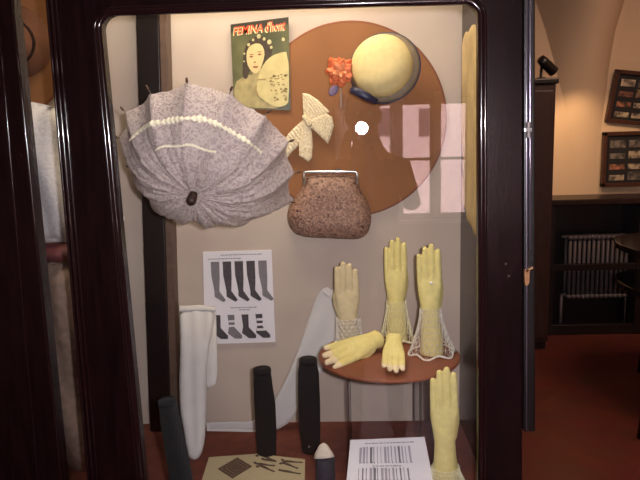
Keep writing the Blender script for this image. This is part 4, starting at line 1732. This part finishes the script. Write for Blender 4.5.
# ------------------------------------------------------------------ open booklet on the floor
bk = thing('open_booklet', 'open cream pattern booklet with a diamond motif lying on the case floor', 'booklet', PZ(256, 470, ZF))
CRP = mat('cream_paper', (200, 184, 148), 0.7, noise=0.05, nscale=10)
c0, c1, c2 = PZ(209, 457.5, ZF + 0.006), PZ(257, 454, ZF + 0.010), PZ(305, 459.5, ZF + 0.006)
dn = 0.24


def bkq(side):
    a_, b_ = (c0, c1) if side == 0 else (c1, c2)
    dv = V((0.05, -1, 0)).normalized() * dn

    def f_(u, v, h=0.0):
        p = a_.lerp(b_, u) + dv * v
        return V((p.x, p.y, p.z + h))
    return f_


for s_, nm in ((0, 'left_page'), (1, 'right_page')):
    f_ = bkq(s_)
    bm = bmesh.new()
    plate(bm, f_, [(0, 0), (1, 0), (1, 1), (0, 1)], 0.001, -0.005)
    pg = from_bm('page', bm, CRP, bk)
    bm = bmesh.new()
    if s_ == 0:
        for r0 in (0.30, 0.22, 0.14, 0.07):
            u, v = 0.60, 0.30
            a_ = [(u, v - r0 * 0.8), (u + r0 * 1.15, v), (u, v + r0 * 0.8), (u - r0 * 1.15, v)]
            r1 = r0 - 0.045
            c_ = [(u, v - r1 * 0.8), (u + r1 * 1.15, v), (u, v + r1 * 0.8), (u - r1 * 1.15, v)]
            for i in range(4):
                j = (i + 1) % 4
                plate(bm, f_, [a_[i], a_[j], c_[j], c_[i]], 0.0016, 0.0004)
        plate(bm, f_, [(0.60, 0.30 - 0.22), (0.60 + 0.33, 0.30), (0.60, 0.30 + 0.22), (0.60 - 0.33, 0.30)], 0.0013, 0.0004, 0, 1)
        from_bm('printed_motif', bm, [mat('brown_ink', (92, 70, 58), 0.7, noise=0.4, nscale=300), mat('light_brown_ink', (140, 116, 92), 0.7, noise=0.5, nscale=200)], pg)
    else:
        rnd = random.Random(9)
        for (u, v, a_, w_) in ((0.22, 0.07, 0.5, 1), (0.28, 0.13, 0.1, 0.7), (0.75, 0.1, -0.1, 1), (0.7, 0.19, 0.45, 0.9), (0.2, 0.24, 0.0, 1), (0.24, 0.32, 0.5, 0.9), (0.72, 0.34, 0.1, 1.0)):
            L = 0.21 * w_
            pts = [(-L, -0.03), (-L * 0.3, -0.055), (L * 0.4, -0.02), (L, -0.035), (L, 0.02), (L * 0.3, 0.022), (-L * 0.4, 0.03), (-L, 0.03)]
            plate(bm, f_, [(u + x * math.cos(a_) - y * math.sin(a_), v + (x * math.sin(a_) + y * math.cos(a_)) * 0.6) for x, y in pts], 0.0016, 0.0004, 1)
            plate(bm, f_, [(u - L + x, v - 0.02 + y) for x, y in circ(0, 0, 0.035, 0.022, 8)], 0.0018, 0.0004)
        from_bm('printed_drawings', bm, mat('brown_ink', (0, 0, 0)), pg)

# ------------------------------------------------------------------ white card
cy0 = 1.60
k0, k1 = P(350.5, 440, cy0), P(424.5, 437, cy0)
g0 = P(346.5, 480, 1.53)
g1 = P(433, 480, 1.53)
card = thing('information_card', 'white card with two rows of stocking pictures leaning before the round shelf', 'card', V(((g0.x + g1.x) / 2, 1.5, ZF)))
ext = (k0.z - ZF - 0.002) / max(0.01, (k0.z - g0.z))
e0 = k0 + (g0 - k0) * ext
e1 = k1 + (g1 - k1) * ext


def cq(u, v, dy=0.0):
    nn = (e0 - k0).cross(k1 - k0).normalized()
    if nn.y > 0:
        nn = -nn
    return (k0.lerp(k1, u)).lerp(e0.lerp(e1, u), v) + nn * dy


bm = bmesh.new()
plate(bm, cq, [(0, 0), (1, 0), (1, 1), (0, 1)], 0.001, -0.001)
from_bm('card', bm, PAPER, card)
bm = bmesh.new()
rnd = random.Random(11)
sc_ = 1 / ext
for row, (v0, v1) in enumerate(((0.2, 0.60), (0.72, 1.02))):
    for k in range(15 if row == 0 else 14):
        u = 0.13 + 0.045 * k
        w = rnd.choice((0.012, 0.02, 0.028, 0.034))
        plate(bm, cq, [(u, (v0 + rnd.uniform(-.03, .03)) * sc_), (u + w, v0 * sc_), (u + w * 0.9, (v1 - 0.05) * sc_), (u + w + 0.008, v1 * sc_), (u + 0.004, v1 * sc_)], 0.0016, 0.0003, 0, rnd.choice((0, 1, 1)))
from_bm('printed_stockings', bm, [mat('mid_print', (112, 106, 114), 0.7), mat('faint_print', (158, 150, 160), 0.7)], card)
bm = bmesh.new()
for (u0, u1, v) in ((0.2, 0.8, 0.1), (0.3, 0.66, 0.66), (0.25, 0.8, 1.12), (0.1, 0.9, 1.2)):
    x = u0
    while x < u1:
        w = rnd.uniform(0.02, 0.06)
        plate(bm, cq, [(x, v * sc_), (x + w, v * sc_), (x + w, (v + 0.02) * sc_), (x, (v + 0.02) * sc_)], 0.0016, 0.0003)
        x += w + 0.012
from_bm('caption_lines', bm, INK2, card)
bm = bmesh.new()
m0 = cq(0.5, 0.25, -0.002)
tube(bm, [m0, V((m0.x, m0.y + 0.04, ZF + 0.001))], 0.002, 8)
from_bm('stand_strut', bm, SILVER, card)

# ------------------------------------------------------------------ dress and hat in the left compartment
DY = 1.72
dress = thing('lace_dress', 'white lace dress with dark red waist ruffle behind the left door', 'dress', P(60, 400, DY))
LW = mat('white_lace_cloth', (196, 190, 192), 0.8, bump=0.6, bscale=160, noise=0.2, nscale=120)
LP = mat('beige_pink_lace', (136, 112, 100), 0.85, bump=0.6, bscale=100, noise=0.35, nscale=45)
MAR = mat('maroon_ruffle', (92, 34, 40), 0.7, noise=0.3, nscale=60)
fold = lambda u, v: 0.012 * math.sin(38 * u + 4 * math.sin(5 * v)) + 0.004 * math.sin(110 * u)
for nm, m_, pts, y, inf in (
        ('bodice', LW, [(-20, 118), (10, 104), (28, 101), (46, 105), (62, 110), (78, 130), (80, 180), (76, 246), (52, 240), (30, 247), (-10, 240), (-24, 180)], DY, 0.06),
        ('skirt', LP, [(-12, 258), (80, 252), (92, 300), (104, 380), (118, 480), (120, 560), (-30, 560), (-24, 400)], DY + 0.005, 0.07),
        ('waist_ruffle', MAR, [(-14, 244), (30, 246), (44, 243), (60, 242), (80, 243), (83, 262), (60, 261), (36, 265), (-12, 266)], DY - 0.012, 0.065)):
    bm = bmesh.new()
    sheet(bm, [P(a_, b_, y) for a_, b_ in pts], 0.003, disp=fold, inflate=inf, inr=0.08, step=0.018, sm=1)
    from_bm(nm, bm, m_, dress, smooth=True)
bm = bmesh.new()
sheet(bm, [P(a_, b_, DY - 0.02) for a_, b_ in ((-14, 222), (30, 226), (60, 220), (80, 222), (79, 225), (60, 224), (30, 230), (-14, 226))], 0.002, disp=fold, inflate=0.06, inr=0.08, step=0.012)
from_bm('lace_band', bm, WHITE, dress, smooth=True)
bm = bmesh.new()
q = P(32, 250, DY + 0.03)
tube(bm, [V((q.x, DY + 0.04, ZF + 0.001)), V((q.x, DY + 0.04, q.z)), V((q.x, DY + 0.04, P(28, 110, DY).z))], 0.012, 12)
from_bm('stand_pole', bm, WOOD2, dress)
lh = thing('brown_hat', 'dark brown felt hat on the round board above the white dress', 'hat', P(8, 44, 1.88))
bm = bmesh.new()
q = P(10, 42, 1.90)
revolve(bm, [(0, 0.07), (0.05, 0.066), (0.072, 0.05), (0.078, 0.01), (0.12, 0.0), (0.122, -0.004), (0.075, 0.0), (0, 0.0)], q, (0.1, -1, -0.1), 40, squash=0.9)
from_bm('felt_body', bm, mat('brown_felt', (96, 56, 34), 0.9, noise=0.2, nscale=30), lh, smooth=True)
bm = bmesh.new()
revolve(bm, [(0.079, 0.012), (0.08, 0.03), (0.076, 0.03), (0.076, 0.012)], q, (0.1, -1, -0.1), 40, squash=0.9)
tube(bm, [q, V((q.x, BY - 0.014, q.z))], 0.004, 8)
from_bm('hat_band', bm, WOOD2, lh)

# ------------------------------------------------------------------ the photographer, seen reflected in the glass
per = thing('person', 'person in dark jacket taking a picture, seen as reflection in the glass', 'person', (0.14, -0.3, 0))


def skin_body():
    vs, es, rs = [], [], []

    def v(p, r, par=None):
        vs.append(p)
        rs.append(r if isinstance(r, tuple) else (r, r))
        if par is not None:
            es.append((par, len(vs) - 1))
        return len(vs) - 1
    cx_, cy_ = 0.15, -0.30
    pel = v((cx_, cy_, 0.96), (0.15, 0.11))
    wa = v((cx_, cy_, 1.10), (0.135, 0.10), pel)
    ch = v((cx_, cy_, 1.28), (0.155, 0.11), wa)
    ub = v((cx_, cy_, 1.40), (0.13, 0.095), ch)
    nk = v((cx_ - 0.02, cy_ + 0.01, 1.48), 0.055, ub)
    nk2 = v((cx_ - 0.03, cy_ + 0.03, 1.53), 0.055, nk)
    h1 = v((cx_ - 0.04, cy_ + 0.05, 1.60), (0.072, 0.085), nk2)
    h2 = v((cx_ - 0.04, cy_ + 0.05, 1.68), (0.076, 0.092), h1)
    h3 = v((cx_ - 0.04, cy_ + 0.045, 1.735), (0.055, 0.065), h2)
    c = V((FLASH.x, -0.075, FLASH.z - 0.035))
    for s in (-1, 1):
        sh_ = v((cx_ + s * 0.155, cy_, 1.385), 0.058, ub)
        el = v((cx_ + s * 0.20, cy_ + 0.06, 1.19), 0.045, sh_)
        fo = v((cx_ + s * 0.13, -0.14, 1.36), 0.036, el)
        wr = v((c.x + s * 0.075, -0.095, c.z - 0.06), 0.026, fo)
        pm = v((c.x + s * 0.066, -0.085, c.z - 0.02), (0.026, 0.018), wr)
        for k in range(4):
            z = c.z + 0.006 + 0.012 * k - 0.02
            a1_ = v((c.x + s * 0.066, -0.060, z), 0.0085, pm)
            v((c.x + s * 0.045, -0.040, z + 0.002 * k), 0.0075, a1_)
        th_ = v((c.x + s * 0.05, -0.11, c.z + 0.0), 0.010, pm)
        v((c.x + s * 0.035, -0.108, c.z + 0.02), 0.008, th_)
        hp = v((cx_ + s * 0.09, cy_, 0.88), 0.09, pel)
        kn = v((cx_ + s * 0.10, cy_ + 0.01, 0.50), 0.06, hp)
        an = v((cx_ + s * 0.11, cy_ - 0.01, 0.10), 0.042, kn)
        he = v((cx_ + s * 0.11, cy_ + 0.0, 0.05), 0.045, an)
        v((cx_ + s * 0.125, cy_ + 0.15, 0.035), 0.034, he)
    me = bpy.data.meshes.new('p')
    me.from_pydata(vs, es, [])
    o = bpy.data.objects.new('p', me)
    col.objects.link(o)
    sk = o.modifiers.new('skin', 'SKIN')
    for i, r in enumerate(rs):
        me.skin_vertices[0].data[i].radius = r
    me.skin_vertices[0].data[0].use_root = True
    ss = o.modifiers.new('sub', 'SUBSURF')
    ss.levels = 2
    ss.render_levels = 2
    res = evaluated(o)
    bpy.data.objects.remove(o)
    return res, cx_, cy_


me, cxp, cyp = skin_body()
mz = min(v.co.z for v in me.vertices)
for p in me.polygons:
    p.use_smooth = True
    z, y = p.center.z, p.center.y
    p.material_index = 0 if z > 1.50 and y < -0.12 else (0 if y > -0.125 and z > 1.44 else (1 if z > 0.9 else (2 if z > 0.09 else 3)))
link('body', me, [mat('skin', (206, 160, 130), 0.5), mat('dark_jacket', (40, 24, 26), 0.8, noise=0.2), mat('dark_trousers', (34, 34, 44), 0.85), mat('black_shoe', (20, 18, 18), 0.4)], per)
hcx, hcy = cxp - 0.04, cyp + 0.05
bm = bmesh.new()
bmesh.ops.create_uvsphere(bm, u_segments=28, v_segments=18, radius=1)
for v in list(bm.verts):
    if v.co.z < -0.1 and v.co.y > -0.1 or v.co.z < -0.75 or (v.co.y > 0.55 and v.co.z < 0.55):
        bm.verts.remove(v)
for v in bm.verts:
    v.co = V((hcx + v.co.x * 0.085, hcy - 0.012 + v.co.y * 0.104, 1.685 + v.co.z * 0.105))
from_bm('hair', bm, mat('brown_hair', (96, 70, 52), 0.7, noise=0.3, nscale=60), per, smooth=True)
for nm, dx, dz, r, m_ in (('eye', -0.03, 1.655, 0.011, (230, 225, 220)), ('eye', 0.03, 1.655, 0.011, (230, 225, 220))):
    bm = bmesh.new()
    bmesh.ops.create_uvsphere(bm, u_segments=12, v_segments=8, radius=r)
    bmesh.ops.translate(bm, verts=bm.verts, vec=(hcx + dx, hcy + 0.078, dz))
    from_bm(nm, bm, mat('eye_white', m_, 0.3), per, smooth=True)
bm = bmesh.new()
capsule(bm, (hcx, hcy + 0.082, 1.655), (hcx, hcy + 0.098, 1.615), 0.008, 0.012, 10)
from_bm('nose', bm, mat('skin', (0, 0, 0)), per, smooth=True)
bm = bmesh.new()
capsule(bm, (hcx - 0.022, hcy + 0.078, 1.580), (hcx + 0.022, hcy + 0.078, 1.580), 0.006, 0.006, 8)
from_bm('mouth', bm, mat('lips', (150, 80, 70), 0.5), per, smooth=True)
for s in (-1, 1):
    bm = bmesh.new()
    capsule(bm, (hcx + s * 0.078, hcy, 1.66), (hcx + s * 0.076, hcy, 1.62), 0.013, 0.009, 10)
    from_bm('ear', bm, mat('skin', (0, 0, 0)), per, smooth=True)

# the camera the person holds
cmr = thing('compact_camera', 'compact silver camera with lit flash held by the person in dark jacket', 'camera', (FLASH.x, -0.07, FLASH.z - 0.07))
bm = bmesh.new()
cz = FLASH.z - 0.03
box(bm, (FLASH.x - 0.045, -0.095, cz - 0.03), (FLASH.x + 0.055, -0.066, cz + 0.055))
from_bm('camera_body', bm, mat('camera_silver', (120, 120, 128), 0.4, metal=0.5), cmr, bevel=0.006)
bm = bmesh.new()
revolve(bm, [(0, 0.0), (0.02, 0.0), (0.022, 0.002), (0.022, 0.024), (0.018, 0.026), (0.017, 0.018), (0, 0.018)], (FLASH.x - 0.005, -0.067, cz - 0.008), (0, 1, 0), 24)
from_bm('lens_barrel', bm, BLK, cmr, smooth=True)
bm = bmesh.new()
box(bm, (FLASH.x - 0.026, -0.066, FLASH.z - 0.018), (FLASH.x + 0.026, -0.034, FLASH.z + 0.018))
from_bm('flash_unit', bm, BLK, cmr, bevel=0.003)
bm = bmesh.new()
revolve(bm, [(0, 0.001), (0.027, 0.001), (0.029, 0.0), (0, 0.0)], (FLASH.x, -0.033, FLASH.z), (0, 1, 0), 24)
from_bm('flash_window', bm, emit('flash_glow', (255, 250, 255), 60), cmr)
STR = mat('blue_strap', (70, 90, 150), 0.5, noise=0.2)
s0_ = V((FLASH.x + 0.02, -0.08, cz - 0.03))
pts = [s0_, s0_ + V((0.008, 0.02, -0.04)), s0_ + V((0.004, 0.025, -0.12)), s0_ + V((0.012, 0.025, -0.22)), s0_ + V((0.010, 0.025, -0.34))]
bm = bmesh.new()
tube(bm, pts, 0.008, 8, flat=0.3)
tube(bm, [p + V((0.016 * math.sin(PI * i / 4), 0.004, 0)) for i, p in enumerate(pts)], 0.006, 8, flat=0.3)
from_bm('wrist_strap', bm, STR, cmr, smooth=True)
